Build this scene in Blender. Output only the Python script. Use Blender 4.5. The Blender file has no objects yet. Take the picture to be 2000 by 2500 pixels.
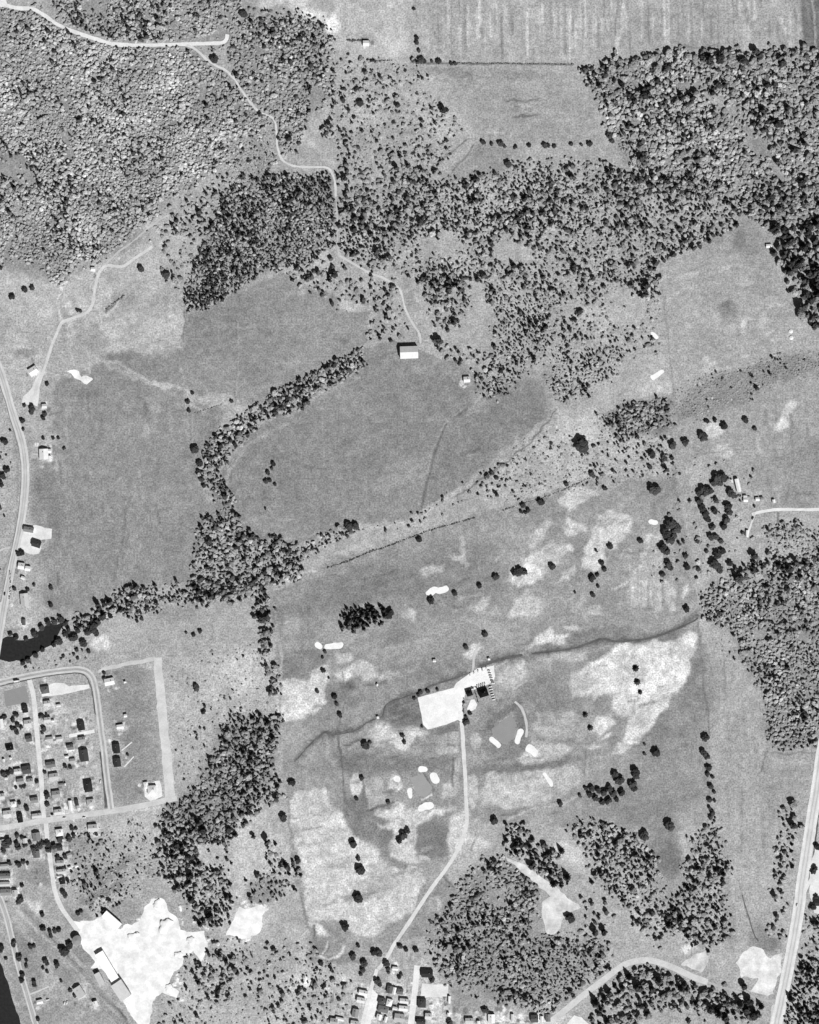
import bpy, math, random
import numpy as np
from mathutils import Vector, Matrix
random.seed(7); RNG = np.random.default_rng(7)
SC = bpy.context.scene
COL = SC.collection
S = 0.6                                    # metres per photograph pixel
def X(px): return (px - 1000.0) * S
def Y(py): return (1250.0 - py) * S

# ------------------------------------------------------------------ camera, light, exposure
ALT = 3000.0
cam = bpy.data.cameras.new('camera'); cam_o = bpy.data.objects.new('camera', cam); COL.objects.link(cam_o)
cam_o.location = (0, 0, ALT); cam_o.rotation_euler = (0, 0, 0)
cam.sensor_fit = 'VERTICAL'; cam.angle = 2 * math.atan(1250 * S / ALT)
cam.clip_start = 10; cam.clip_end = 60000
SC.camera = cam_o
SUN_EL, SUN_DIR = 37.0, (0.50, -0.866)     # towards the sun, seen from above (lower right)
SUN_STRENGTH, SKY_STRENGTH, EXPOSURE = 5.0, 0.05, 0.62
w = bpy.data.worlds.new('World'); SC.world = w; w.use_nodes = True
nt = w.node_tree; bg = nt.nodes['Background']
sky = nt.nodes.new('ShaderNodeTexSky'); sky.sky_type = 'NISHITA'; sky.sun_disc = False
sky.sun_elevation = math.radians(SUN_EL)
sky.sun_rotation = math.atan2(SUN_DIR[0], SUN_DIR[1])
sky.altitude = 1500; sky.air_density = 1.0; sky.dust_density = 0.3
sep = nt.nodes.new('ShaderNodeSeparateColor')              # black and white film behind a yellow filter: sees the red of the sky
nt.links.new(sky.outputs[0], sep.inputs[0]); nt.links.new(sep.outputs[0], bg.inputs[0])
bg.inputs[1].default_value = SKY_STRENGTH
sun = bpy.data.lights.new('sun', 'SUN'); sun.energy = SUN_STRENGTH; sun.angle = math.radians(0.5); sun.color = (1, 1, 1)
sun_o = bpy.data.objects.new('sun', sun); COL.objects.link(sun_o)
ce = math.cos(math.radians(SUN_EL))
sv = Vector((SUN_DIR[0] * ce, SUN_DIR[1] * ce, math.sin(math.radians(SUN_EL))))
sun_o.rotation_euler = sv.to_track_quat('Z', 'Y').to_euler(); sun_o.location = (0, 0, 500)
vs = SC.view_settings; vs.view_transform = 'Standard'; vs.look = 'None'; vs.exposure = EXPOSURE; vs.gamma = 1; vs.use_curve_mapping = False

# ------------------------------------------------------------------ helpers
def lin(t):
    t = np.asarray(t, dtype=float)
    return np.where(t <= 0.04045, t / 12.92, ((t + 0.055) / 1.055) ** 2.4)
KA = 0.62
def alb(t): return KA * lin(t)             # albedo of a surface that prints as grey t when flat in the sun

def mesh_np(name, V, F, k=3, attr=None, smooth=False):
    """mesh from numpy vertices and faces of k corners"""
    me = bpy.data.meshes.new(name); V = np.asarray(V, dtype=np.float32); F = np.asarray(F, dtype=np.int32)
    me.vertices.add(len(V)); me.vertices.foreach_set('co', V.ravel())
    me.loops.add(F.size); me.loops.foreach_set('vertex_index', F.ravel())
    me.polygons.add(len(F)); me.polygons.foreach_set('loop_start', np.arange(len(F), dtype=np.int32) * k)
    me.polygons.foreach_set('use_smooth', np.full(len(F), smooth))
    if attr is not None:
        a = me.attributes.new('albedo', 'FLOAT', 'POINT'); a.data.foreach_set('value', np.asarray(attr, dtype=np.float32))
    me.update(calc_edges=True); me.validate()
    return me
def mesh_py(name, V, F, smooth=False):
    me = bpy.data.meshes.new(name); me.from_pydata([tuple(v) for v in V], [], [tuple(f) for f in F]); me.update()
    if smooth:
        me.polygons.foreach_set('use_smooth', [True] * len(me.polygons))
    return me
def obj(name, me, mat, parent=None, loc=None):
    if mat is not None and not me.materials: me.materials.append(mat)
    o = bpy.data.objects.new(name, me); COL.objects.link(o)
    if parent is not None: o.parent = parent
    if loc is not None: o.location = loc
    return o
def thing(name, label, cat, loc, rz=0.0, group=None):
    o = bpy.data.objects.new(name, None); o.empty_display_size = 1; COL.objects.link(o)
    o.location = loc; o.rotation_euler = (0, 0, rz); o['label'] = label; o['category'] = cat
    if group: o['group'] = group
    return o
def struct(name, me, mat, label, loc=None):
    o = obj(name, me, mat, None, loc); o['kind'] = 'structure'; o['label'] = label
    return o

_mats = {}
def nodes_mat(name):
    m = bpy.data.materials.new(name); m.use_nodes = True; n = m.node_tree
    b = n.nodes['Principled BSDF']; b.inputs['Roughness'].default_value = 1.0
    b.inputs['Specular IOR Level'].default_value = 0.0
    return m, n, b
def noise(n, scale, detail=3.0, rough=0.6, vec=None, stretch=None):
    t = n.nodes.new('ShaderNodeTexNoise'); t.inputs['Scale'].default_value = scale
    t.inputs['Detail'].default_value = detail; t.inputs['Roughness'].default_value = rough
    if vec is None:
        g = n.nodes.new('ShaderNodeNewGeometry'); vec = g.outputs['Position']
    if stretch:
        mp = n.nodes.new('ShaderNodeMapping'); mp.inputs['Scale'].default_value = stretch
        n.links.new(vec, mp.inputs['Vector']); vec = mp.outputs[0]
    n.links.new(vec, t.inputs['Vector'])
    return t.outputs['Fac']
def math_n(n, op, a, b=None):
    t = n.nodes.new('ShaderNodeMath'); t.operation = op
    for i, v in enumerate((a, b)):
        if v is None: continue
        if isinstance(v, (int, float)): t.inputs[i].default_value = v
        else: n.links.new(v, t.inputs[i])
    return t.outputs[0]
def rng(n, v, lo, hi, a=0.25, b=0.75):
    t = n.nodes.new('ShaderNodeMapRange'); n.links.new(v, t.inputs[0])
    for i, x in enumerate((a, b, lo, hi)): t.inputs[i + 1].default_value = x
    return t.outputs[0]
def grain_mat(name, albedo=None, attr=None, fine=0.12, coarse=0.1, fscale=0.9, cscale=0.06, rand=0.0, rough=1.0, spec=0.0, stretch=None, local=False):
    """grey surface: base albedo (number or mesh attribute) broken up by fine and coarse mottling"""
    m, n, b = nodes_mat(name)
    vec = None
    if local:
        tc = n.nodes.new('ShaderNodeTexCoord'); vec = tc.outputs['Object']
    if attr:
        at = n.nodes.new('ShaderNodeAttribute'); at.attribute_name = attr; base = at.outputs['Fac']
    else: base = float(albedo)
    f = rng(n, noise(n, fscale, 4, 0.7, vec), 1 - fine, 1 + fine)
    c = rng(n, noise(n, cscale, 4, 0.6, vec, stretch), 1 - coarse, 1 + coarse)
    v = math_n(n, 'MULTIPLY', math_n(n, 'MULTIPLY', f, c), base)
    if rand:
        oi = n.nodes.new('ShaderNodeObjectInfo')
        v = math_n(n, 'MULTIPLY', v, rng(n, oi.outputs['Random'], 1 - rand, 1 + rand, 0, 1))
    n.links.new(v, b.inputs['Base Color'])
    b.inputs['Roughness'].default_value = rough; b.inputs['Specular IOR Level'].default_value = spec
    return m
def tone_mat(kind, t, **kw):
    key = (kind, round(t, 2))
    if key not in _mats: _mats[key] = grain_mat('%s_%d' % (kind, round(t * 100)), float(alb(t)), **kw)
    return _mats[key]

# ------------------------------------------------------------------ noise on the map
def vnoise(px, py, cell, seed):
    r = np.random.default_rng(seed); G = r.random((256, 256)).astype(np.float32)
    u = np.asarray(px) / cell + 60.0; v = np.asarray(py) / cell + 60.0
    iu = np.floor(u).astype(int); iv = np.floor(v).astype(int); fu = u - iu; fv = v - iv
    fu = fu * fu * (3 - 2 * fu); fv = fv * fv * (3 - 2 * fv)
    g = lambda a, b: G[a % 256, b % 256]
    return (g(iu, iv) * (1 - fu) + g(iu + 1, iv) * fu) * (1 - fv) + (g(iu, iv + 1) * (1 - fu) + g(iu + 1, iv + 1) * fu) * fv
def fbm(px, py, cell, seed, octv=3):
    s = 0; a = 1.0; t = 0
    for i in range(octv):
        s = s + a * vnoise(px, py, cell / 2 ** i, seed + 17 * i); t += a; a *= 0.55
    return s / t * 2 - 1

def P(s): return [tuple(float(q) for q in p.split(',')) for p in s.split()]
def inside(poly, px, py):
    c = np.zeros(np.shape(px), bool); n = len(poly)
    for i in range(n):
        x1, y1 = poly[i]; x2, y2 = poly[(i + 1) % n]
        if y1 == y2: continue
        k = ((y1 > py) != (y2 > py)) & (px < (x2 - x1) * (py - y1) / (y2 - y1) + x1)
        c ^= k
    return c
def seg_dist(pts, px, py, closed=False):
    d = np.full(np.shape(px), 1e9); n = len(pts)
    for i in range(n if closed else n - 1):
        x1, y1 = pts[i]; x2, y2 = pts[(i + 1) % n]
        vx, vy = x2 - x1, y2 - y1; L = vx * vx + vy * vy + 1e-9
        t = np.clip(((px - x1) * vx + (py - y1) * vy) / L, 0, 1)
        d = np.minimum(d, np.hypot(px - x1 - t * vx, py - y1 - t * vy))
    return d

# ------------------------------------------------------------------ geography (photograph pixels)
ROADS = [  # name, label, width, grey, ragged edge, points
 ('forest_road', 'pale gravel road curving through the wood in the top left', 9, .93, .8,
  '-30,-8 15,12 35,19 60,20 82,23 105,35 140,59 180,77 230,94 275,107 320,110 380,110 440,108 500,106 540,105 552,98 556,84'),
 ('forest_track', 'narrow pale track winding from the forest road down to the barn', 5.5, .86, .9,
  '455,110 472,117 490,131 506,146 530,161 548,170 568,187 590,220 615,255 635,275 662,285 672,300 676,330 678,360 690,390 708,402 735,407 770,408 795,409 809,419 818,445 820,480'),
 ('forest_track', 'faint straight middle stretch of the track through dark woods', 3.6, .76, 1.0, '820,480 823,520 824,560 826,615 830,624'),
 ('forest_track', 'lower end of the pale track bending towards the barn', 5, .84, .9,
  '830,624 842,632 870,648 900,665 935,678 965,695 980,715 990,755 1005,785 1022,812 1028,838'),
 ('farm_lane', 'pale farm lane climbing from the western highway past a white roofed house', 7, .86, .8,
  '84,968 95,930 106,905 118,870 130,835 145,800 155,785 190,772 213,762 225,745 230,720 235,690 240,670 248,658 262,648 300,650 330,630 372,602'),
 ('farm_lane', 'faint worn upper fork of the farm lane through the clearing', 4.5, .78, 1.2, '258,645 290,615 330,585 360,558 400,531 412,525'),
 ('club_road', 'straight pale road from the car park down to the southern houses', 9, .9, .5,
  '1127,1762 1130,1800 1133,1850 1136,1900 1138,1950 1140,1990 1138,2020 1120,2070 1090,2120 1060,2160 1030,2204 1000,2250 965,2302 940,2345 924,2366'),
 ('village_street', 'pale street running south from the club road between houses', 9, .92, .5, '921,2366 909,2405 900,2440 890,2480 880,2530'),
 ('village_street', 'short wide white street east of the village street', 15, .95, .4, '1019,2357 1013,2420 1006,2480 1000,2530'),
 ('farm_drive', 'straight pale drive leading east from the farmyard', 7, .93, .5, '2060,1243 1960,1244 1900,1244 1872,1247 1848,1252 1836,1256'),
 ('farm_drive', 'short pale branch of the farm drive to a long white trailer', 5, .88, .6, '1842,1250 1838,1268 1830,1290 1826,1304'),
 ('estate_street', 'pale inner street of the housing estate running north to south', 11.5, .9, .4,
  '72,1660 82,1700 88,1760 93,1820 98,1870 102,1920 105,1975 109,2004'),
 ('estate_street', 'pale cross street along the south side of the housing estate', 14, .84, .5,
  '-40,2029 0,2022 60,2012 110,2003 170,1995 215,1988 260,1982 330,1970 400,1955 432,1948'),
 ('estate_lane', 'lane from the housing estate down to the white quarry', 11, .9, .6,
  '112,2008 116,2050 122,2090 127,2130 133,2170 142,2198 156,2225 174,2250 192,2275'),
 ('side_road', 'curved paved road crossing the southern woods', 15, .85, .3,
  '1320,2515 1350,2490 1390,2458 1430,2425 1470,2395 1510,2364 1532,2352 1560,2345 1590,2345 1620,2353 1650,2365 1690,2384 1728,2398'),
 ('side_road', 'thin track joining the eastern highway at its junction', 6, .74, .6, '1728,2398 1770,2412 1820,2426 1850,2437 1880,2443 1905,2442'),
 ('service_road', 'pale parallel loop beside the eastern highway junction', 7, .85, .4, '1900,2460 1888,2456 1886,2480 1880,2520'),
 ('drive', 'short white drive to a dark roofed house in the estate', 8.5, .96, .3, '169,1797 231,1785'),
 ('golf_path', 'pale path from the car park north across the creek', 5.5, .82, .9, '1155,1640 1157,1610 1161,1590 1172,1568'),
 ('golf_path', 'curved pale path around the putting green by the clubhouse', 6, .82, 1.2, '1258,1712 1274,1730 1283,1755 1286,1780 1284,1800'),
 ('footpath', 'white diagonal walk behind the upper of two dark houses', 3, .95, .2, '298,1832 322,1812'),
 ('footpath', 'white diagonal walk behind the lower of two dark houses', 3, .95, .2, '304,1872 327,1847'),
 ('village_drive', 'pale branch drive leaving the eastern highway to a roadside house', 8, .92, .3, '1962,2186 1972,2162 1984,2140 1996,2120'),
 ('branch_lane', 'thin pale lane joining the western highway from the west', 4, .84, .5, '-20,1352 0,1344 12,1339 26,1337'),
 ('house_drive', 'short pale drive to a house between river road and quarry', 4, .84, .4, '72,2428 95,2419 120,2408'),
]
HIGHWAYS = [ # label, shoulder width, paved width, shoulder grey, paved grey, points
 ('western highway running along the left edge past houses', 20, 10, .86, .80,
  '-22,850 0,905 15,952 28,1000 45,1050 56,1090 61,1130 62,1170 59,1220 52,1270 42,1320 31,1370 21,1420 11,1470 3,1520 -4,1560 -14,1620'),
 ('broad pale eastern highway in the lower right', 28, 15, .93, .87,
  '2040,1700 2012,1810 1992,1940 1982,2000 1970,2080 1959,2150 1948,2235 1930,2335 1913,2420 1896,2500 1885,2560'),
 ('river road along the water in the lower left corner', 15, 7, .84, .74, '-4,2185 6,2208 18,2245 31,2300 46,2360 60,2408 74,2455 90,2510 100,2545'),
 ('estate loop road bending round the north east corner of the housing estate', 15, 5, .84, .72,
  '-40,1674 0,1665 60,1652 120,1641 170,1635 198,1635 218,1644 230,1665 238,1710 243,1750 248,1790 254,1830 259,1880 264,1920 272,1976'),
]
SHEETS = [ # name, label, grey, ragged, outline
 ('car_park', 'bright white gravel car park beside the clubhouse', .985, .8,
  '1020,1704 1060,1692 1108,1680 1114,1668 1145,1645 1166,1632 1206,1625 1209,1650 1204,1664 1188,1673 1160,1682 1136,1690 1130,1722 1131,1766 1118,1757 1090,1769 1045,1781 1034,1770'),
 ('terrace', 'white terrace beneath the clubhouse hedge', .98, .8, '1141,1730 1150,1709 1159,1708 1166,1720 1161,1731 1143,1740'),
 ('lawn_terrace', 'pale yard south of the eastern village street houses', .93, 1, '1030,2400 1062,2404 1096,2402 1094,2432 1026,2436'),
 ('yard', 'bright yard round the houses by the western highway', .93, 2.5, '52,1285 95,1284 128,1292 124,1315 100,1320 96,1352 80,1355 44,1338 47,1310'),
 ('yard', 'pale yard where the farm lane leaves the western highway', .9, 1.5, '53,985 92,992 97,945 105,915 96,905 88,925 74,952 56,968'),
 ('yard', 'white yard of the lone house in the estate corner', .96, 1.5, '352,1912 392,1906 398,1944 368,1956 354,1944'),
 ('quarry_floor', 'brilliant white quarry floor spreading between the warehouses and the wood', 1.0, 3.2,
  '176,2252 200,2250 232,2246 252,2238 288,2268 306,2258 322,2258 345,2245 355,2212 372,2196 390,2192 402,2199 412,2226 430,2240 440,2268 470,2276 500,2275 506,2312 490,2348 470,2322 455,2330 440,2365 424,2372 416,2400 435,2420 432,2436 400,2424 384,2430 372,2450 364,2505 345,2520 300,2446 270,2398 246,2364 219,2366 230,2348 202,2316 196,2284'),
 ('sand_clearing', 'bright white clearing between wood and meadow right of the quarry', 1.0, 3,
  '582,2214 600,2218 625,2213 640,2207 650,2220 640,2236 643,2260 630,2280 612,2287 604,2292 550,2284 562,2266 570,2240'),
 ('sand_pit', 'large pale gravel pit beside the eastern highway', .93, 4,
  '1798,2352 1812,2330 1840,2312 1858,2316 1880,2338 1911,2326 1904,2372 1888,2428 1872,2432 1832,2418 1852,2388 1812,2386'),
 ('sand_pit', 'smaller pale gravel pit above the curved road', .87, 4, '1664,2356 1690,2334 1722,2318 1728,2345 1716,2372'),
 ('gravel_strip', 'long pale bare strip along the east side of the housing estate', .86, 1.5,
  '376,1606 395,1604 398,1650 404,1700 410,1760 417,1830 424,1890 428,1950 404,1952 400,1890 392,1810 385,1740 380,1680 377,1640'),
 ('gravel_strip', 'pale bare strip along the north side of the estate field', .83, 2, '238,1634 300,1618 360,1608 380,1604 380,1614 300,1628 240,1642'),
 ('gravel_lot', 'white lot behind the dark house at the north end of the inner street', .94, 1.5, '96,1684 132,1668 156,1668 168,1676 218,1670 220,1680 150,1696 104,1702'),
 ('gravel_patch', 'white rubble patch left of the western field', .97, 4, '166,908 180,902 194,906 200,918 214,916 224,930 214,938 200,930 184,926 176,916'),
 ('bare_path', 'broad pale bare path slanting between the southern woods', .88, 3,
  '1236,2090 1260,2102 1300,2125 1340,2155 1380,2185 1420,2215 1400,2225 1378,2235 1370,2262 1352,2282 1336,2278 1322,2235 1324,2200 1345,2188 1310,2160 1270,2125 1240,2100'),
 ('street_apron', 'wide white apron at the bottom of the village street', .97, 1, '908,2413 926,2432 920,2462 906,2492 902,2520 876,2520 892,2455'),
 ('drive_pad', 'white pad at the end of the southern curved road', .95, 1, '1385,2498 1402,2478 1420,2484 1440,2502 1420,2516 1390,2515'),
 ('yard', 'pale yard at the right edge beyond the eastern highway', .93, 2, '1976,2120 1990,2070 2030,2050 2030,2236 1988,2230 1978,2190'),
 ('lay_by', 'bright clearing at the top left end of the forest road', .96, 2, '-10,-10 14,-6 18,10 8,16 -10,14'),
 ('putting_green', 'smooth grey five sided putting green south east of the clubhouse', .62, 1.6,
  '1200,1781 1246,1747 1260,1766 1258,1790 1248,1808 1226,1816 1206,1796'),
 ('putting_green', 'smooth square green inside the cluster of western bunkers', .66, 1.6, '1002,1900 1032,1888 1056,1926 1040,1946 1016,1938'),
 ('ploughed_plot', 'grey mown lot fenced off at the west end of the estate', .60, .5, '9,1688 62,1674 72,1712 14,1726'),
]
BUNKERS = [ # outline kind: capsule x1,y1,x2,y2,width
 (1046,1449,1063,1440,17,'left half of the long white bunker pair beside a round tree'),
 (1073,1444,1090,1437,16,'right half of the long white bunker pair with a lone tree at its end'),
 (774,1574,781,1579,15,'small oval white bunker left of the straight bunker'),
 (799,1580,832,1575,12,'straight bar shaped white bunker in the western meadow'),
 (1590,1274,1600,1276,13,'lone oval white bunker west of the farm trees'),
 (1202,1805,1217,1820,10,'slanting white bunker at the lower left of the putting green'),
 (1271,1786,1263,1809,12,'upright white bunker right of the putting green'),
 (1291,1827,1306,1838,21,'large oval white bunker south east of the putting green'),
 (1328,1890,1346,1914,9,'thin slanting pale bunker low in the eastern meadow'),
 (1029,1877,1038,1878,15,'small white bunker at the top of the western cluster'),
 (1059,1895,1064,1905,16,'white bunker at the right of the western cluster'),
 (1030,1973,1052,1966,17,'broad white bunker at the bottom of the western cluster'),
 (1000,1929,1003,1945,13,'white bunker at the left of the western cluster'),
 (968,1900,972,1903,17,'round white bunker on top of a pale oval west of the cluster'),
 (1593,922,1616,908,14,'white sandy strip at the edge of the right field'),
 (1592,814,1604,824,9,'small curved white sandy scar left of the right field'),
 (604,941,604,941,1,''),
]
WATER = [
 ('pond', 'dark still pond at the left edge below the treed creek', 2,
  '-40,1580 -10,1566 0,1562 15,1553 30,1552 40,1562 60,1562 80,1555 100,1536 120,1522 140,1525 160,1512 170,1514 152,1535 140,1556 128,1575 100,1586 80,1600 60,1615 40,1611 20,1616 0,1612 -40,1620'),
 ('river', 'dark river cutting the bottom left corner', 2, '-60,2330 0,2350 8,2366 17,2396 25,2420 30,2441 40,2466 50,2490 60,2530 -60,2560'),
]
STREAMS = [
 ('creek', 'thin dark creek crossing the golf course east of the club path', 4.5, '1298,1595 1350,1590 1400,1583 1437,1571 1470,1560 1510,1566 1560,1562 1600,1555 1650,1536 1690,1518 1704,1508'),
 ('creek', 'wide dark cut of the creek above the car park', 6.5, '1276,1599 1240,1605 1202,1617 1172,1627'),
 ('creek', 'thin dark creek winding west below the car park', 3, '1140,1644 1100,1659 1060,1671 1020,1690 1002,1697 955,1713 940,1726 934,1748 920,1754 895,1765 876,1780 850,1788 812,1793 797,1786 780,1797 755,1820 735,1842 722,1856'),
 ('ditch', 'dark strip of ditch along the estate loop road', 7, '246,1835 250,1865 253,1893 257,1935 259,1972'),
 ('ditch', 'thin dark ditch inside the bend of the estate loop road', 3, '0,1675 60,1661 130,1648 185,1643 208,1650 222,1676 229,1712 233,1745'),
 ('ditch', 'dark roadside ditch east of the broad highway', 4, '1998,1990 1990,2060 1980,2120 1968,2165'),
 ('ditch', 'dark lower roadside ditch east of the broad highway', 4, '1972,2172 1956,2225 1950,2270'),
 ('ditch', 'dark runnel fading into the long eastern field', 2, '1812,2185 1822,2220 1832,2250 1842,2282 1852,2298'),
]
G8 = 8
HOUSES = [ # x, y, w, h, rot, roof grey, label
 (62,1731,14,17,G8,.22,'dark roofed house just south of the mown lot on the inner estate street'),
 (69,1766,18,18,G8,.84,'pale roofed house west of the inner street behind clumped garden trees'),
 (25,1825,18,12,G8,.14,'black roofed house alone on the west side of the estate'),
 (66,1879,22,20,G8,.36,'wide dark roofed house at the corner south of the open lawn in the west block'),
 (44,1883,17,13,G8,.88,'pale roofed house joined to the west side of a wide dark roof'),
 (51,1907,17,14,G8,.66,'grey roofed house south of the pale annex in the west block'),
 (75,1907,14,14,G8,.72,'grey roofed house next to the inner street below the wide dark roof'),
 (85,1953,18,14,G8,.58,'mid grey house north of the round garden tree by the inner street'),
 (34,1963,14,13,G8,.99,'square white roofed house in the middle of the west block'),
 (19,1987,20,18,G8,.87,'large pale house at the south west end of the west block'),
 (50,1997,13,21,G8,.2,'narrow black roofed house facing the cross street'),
 (91,1991,24,12,G8,.84,'long pale roof at the corner of cross street and inner street'),
 (4,1944,17,14,G8,.85,'pale house cut by the left edge beside the west block'),
 (3,1766,13,22,G8,.95,'white house cut by the left edge at the top of the west block'),
 (72,1803,15,15,G8,.42,'mottled dark roof shaded by garden trees on the inner street'),
 (111,1684,20,18,G8,.44,'grey hipped house at the north end of the inner street'),
 (116,1717,16,13,G8,.86,'pale house with a small garage behind it near the street top'),
 (117,1757,16,13,G8,.85,'pale house surrounded by white garden clutter in the middle block'),
 (199,1772,17,21,G8,.24,'tall dark roofed house north of the short white drive'),
 (201,1805,16,13,G8,.66,'grey house just south of the short white drive'),
 (122,1804,16,11,G8,.76,'small grey house on the east side of the inner street'),
 (146,1804,15,11,G8,.86,'pale house with white shed right of a small grey house'),
 (173,1824,16,13,G8,.52,'mid grey house north west of the largest dark roof'),
 (206,1844,21,29,G8,.3,'largest dark roof of the estate with a white border of paving'),
 (125,1866,23,14,G8,.5,'long grey house with a deep black shadow on the inner street'),
 (178,1857,14,11,G8,.72,'pale house left of the largest dark roof'),
 (132,1896,22,17,G8,.8,'broad pale house in the middle of the middle block'),
 (216,1919,20,28,G8,.22,'long dark roof with pale square plots on its east side'),
 (138,1939,20,18,G8,.66,'grey house with a deep shadow and a white strip beside it'),
 (173,1967,9,26,6,.99,'long narrow white roof at the south end of the middle block'),
 (188,1959,9,15,G8,.3,'small dark building right of the long narrow white roof'),
 (222,1959,18,17,G8,.77,'pale hipped house at the south east corner of the middle block'),
 (143,1982,18,14,G8,.87,'pale house facing the cross street from the north'),
 (90,2042,19,20,G8,.56,'plain grey roofed house south of the cross street'),
 (146,2032,18,17,G8,.99,'square brilliant white house south of the cross street'),
 (8,2057,11,16,12,.86,'white house at the left edge south of the cross street'),
 (62,2052,11,12,G8,.86,'small pale house between dark garden trees'),
 (90,2085,16,17,4,.46,'dim grey house among trees west of the quarry lane'),
 (147,2070,14,12,4,.34,'dark house in trees east of the quarry lane'),
 (227,2021,22,18,4,.83,'pale house standing alone at the east end of the cross street'),
 (148,2106,18,13,2,.76,'pale house east of the quarry lane below its trees'),
 (170,2087,12,10,20,.72,'small grey shed behind the quarry lane houses'),
 (151,2127,20,12,8,.82,'wide pale house east of the quarry lane'),
 (153,2150,14,15,8,.2,'black roofed house east of the quarry lane'),
 (14,2138,26,13,2,.52,'grey roof at the left edge above two pale houses'),
 (13,2158,24,11,2,.82,'long pale house at the left edge'),
 (15,2178,26,16,2,.6,'grey house at the left edge nearest the river road'),
 (37,2180,13,16,4,.78,'small pale house beside the last grey house on the left edge'),
 (11,2114,18,10,4,.72,'pale house at the left edge beside dark bushes'),
 (268,1664,24,17,12,.99,'white house at the north end of the estate field'),
 (294,1774,17,11,8,.99,'small white house alone in the estate field'),
 (285,1827,17,23,6,.24,'upper dark house of two facing the loop road'),
 (287,1861,18,21,6,.26,'lower dark house of two facing the loop road'),
 (372,1928,22,22,4,.93,'pale square house in the south east corner of the estate field'),
 (357,1917,11,17,10,.99,'small white outbuilding beside the pale square house'),
 (71,1293,25,13,-10,.56,'grey house with a black shadow on the western highway'),
 (90,1328,22,16,-18,.28,'dark roofed house set back from the western highway'),
 (53,1382,16,16,-8,.95,'white house nearest the western highway'),
 (69,1388,13,12,-8,.99,'bright white annex behind the white highway house'),
 (61,1464,20,31,6,.82,'long pale house near the bottom of the western highway'),
 (108,1109,22,26,2,.97,'large white house on a bright yard by the western highway'),
 (122,1101,9,9,2,.99,'small white outbuilding beside the large white highway house'),
 (121,1119,10,12,2,.95,'low white shed at the corner of the large white highway house'),
 (109,992,12,11,4,.93,'small white house where the farm lane begins'),
 (82,906,22,19,32,.99,'white roofed house standing askew beside the farm lane'),
 (228,658,11,10,0,.99,'small white shed at the fork of the farm lane'),
 (59,1519,9,14,0,.42,'small dark shed north of the pond'),
 (894,107,15,14,0,.97,'small white farm building below the big hay field'),
 (1140,927,16,14,3,.95,'white roofed cottage at the wood edge right of the barn'),
 (887,2423,22,13,-12,.98,'white roof left of the village street at its top'),
 (881,2441,20,13,-12,.93,'second white roof down on the left of the village street'),
 (868,2472,16,20,-12,.62,'grey roof with a black shadow left of the village street'),
 (815,2493,18,16,-10,.72,'grey house at the far left of the village'),
 (866,2498,20,14,-10,.87,'pale roof at the bottom edge left of the village street'),
 (830,2487,20,8,-12,.96,'low white roof at the left of the village'),
 (932,2443,16,15,-14,.36,'dark square roof right of the village street'),
 (951,2447,14,18,-14,.99,'white roof joined to the right of a dark square roof'),
 (936,2463,26,16,-14,.5,'wide grey roof below the dark square roof'),
 (987,2443,22,12,-6,.92,'upper of two pale roofs facing the wide white street'),
 (985,2461,22,13,-6,.97,'lower of two pale roofs facing the wide white street'),
 (964,2461,11,8,-10,.92,'small pale roof between the two rows of the village'),
 (952,2415,14,18,-10,.42,'dark upright roof in the upper village'),
 (963,2418,8,17,-12,.98,'narrow white roof right of the dark upright roof'),
 (977,2420,15,14,-8,.48,'grey roof right of the narrow white roof'),
 (965,2364,14,9,-6,.97,'small white roof at the top of the village'),
 (975,2484,24,20,-8,.76,'broad grey roof at the bottom middle of the village'),
 (926,2482,13,14,-14,.98,'white roof below the wide grey roof'),
 (942,2488,7,14,-14,.97,'slim white roof at the bottom of the village'),
 (1043,2376,28,19,-2,.24,'large dark roof at the top of the wide white street'),
 (1030,2448,20,22,-2,.3,'dark square house right of the wide white street'),
 (1046,2480,16,15,-4,.88,'pale house low on the right of the wide white street'),
 (1028,2493,22,13,-4,.28,'dark roof at the bottom right of the wide white street'),
 (1097,2440,6,18,-2,.99,'upper thin white shed at the east edge of the village'),
 (1095,2476,6,9,-2,.98,'lower thin white shed at the east edge of the village'),
 (1200,2486,17,22,0,.99,'tall white roof at the bottom edge east of the village'),
 (1305,2486,18,18,0,.38,'dark roof in the bottom row'),
 (1323,2487,8,14,0,.98,'slim white roof right of the dark roof in the bottom row'),
 (1338,2484,12,18,0,.52,'grey roof at the right end of the bottom row'),
 (1168,2496,8,9,0,.97,'tiny white roof at the bottom edge'),
 (1251,2484,8,18,0,.88,'slim pale roof in the middle of the bottom row'),
 (1146,2491,20,13,0,.82,'pale roof at the left end of the bottom row'),
 (194,2421,21,28,32,.82,'pale angled house between the river road and the quarry'),
 (98,2445,15,10,14,.98,'white oblong roof in the river road meadow'),
 (234,2450,12,14,20,.97,'small white house below the quarry track'),
 (1998,2203,20,16,0,.26,'dark roof at the right edge beyond the highway'),
]
OVER = []   # what keeps trees off

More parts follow.
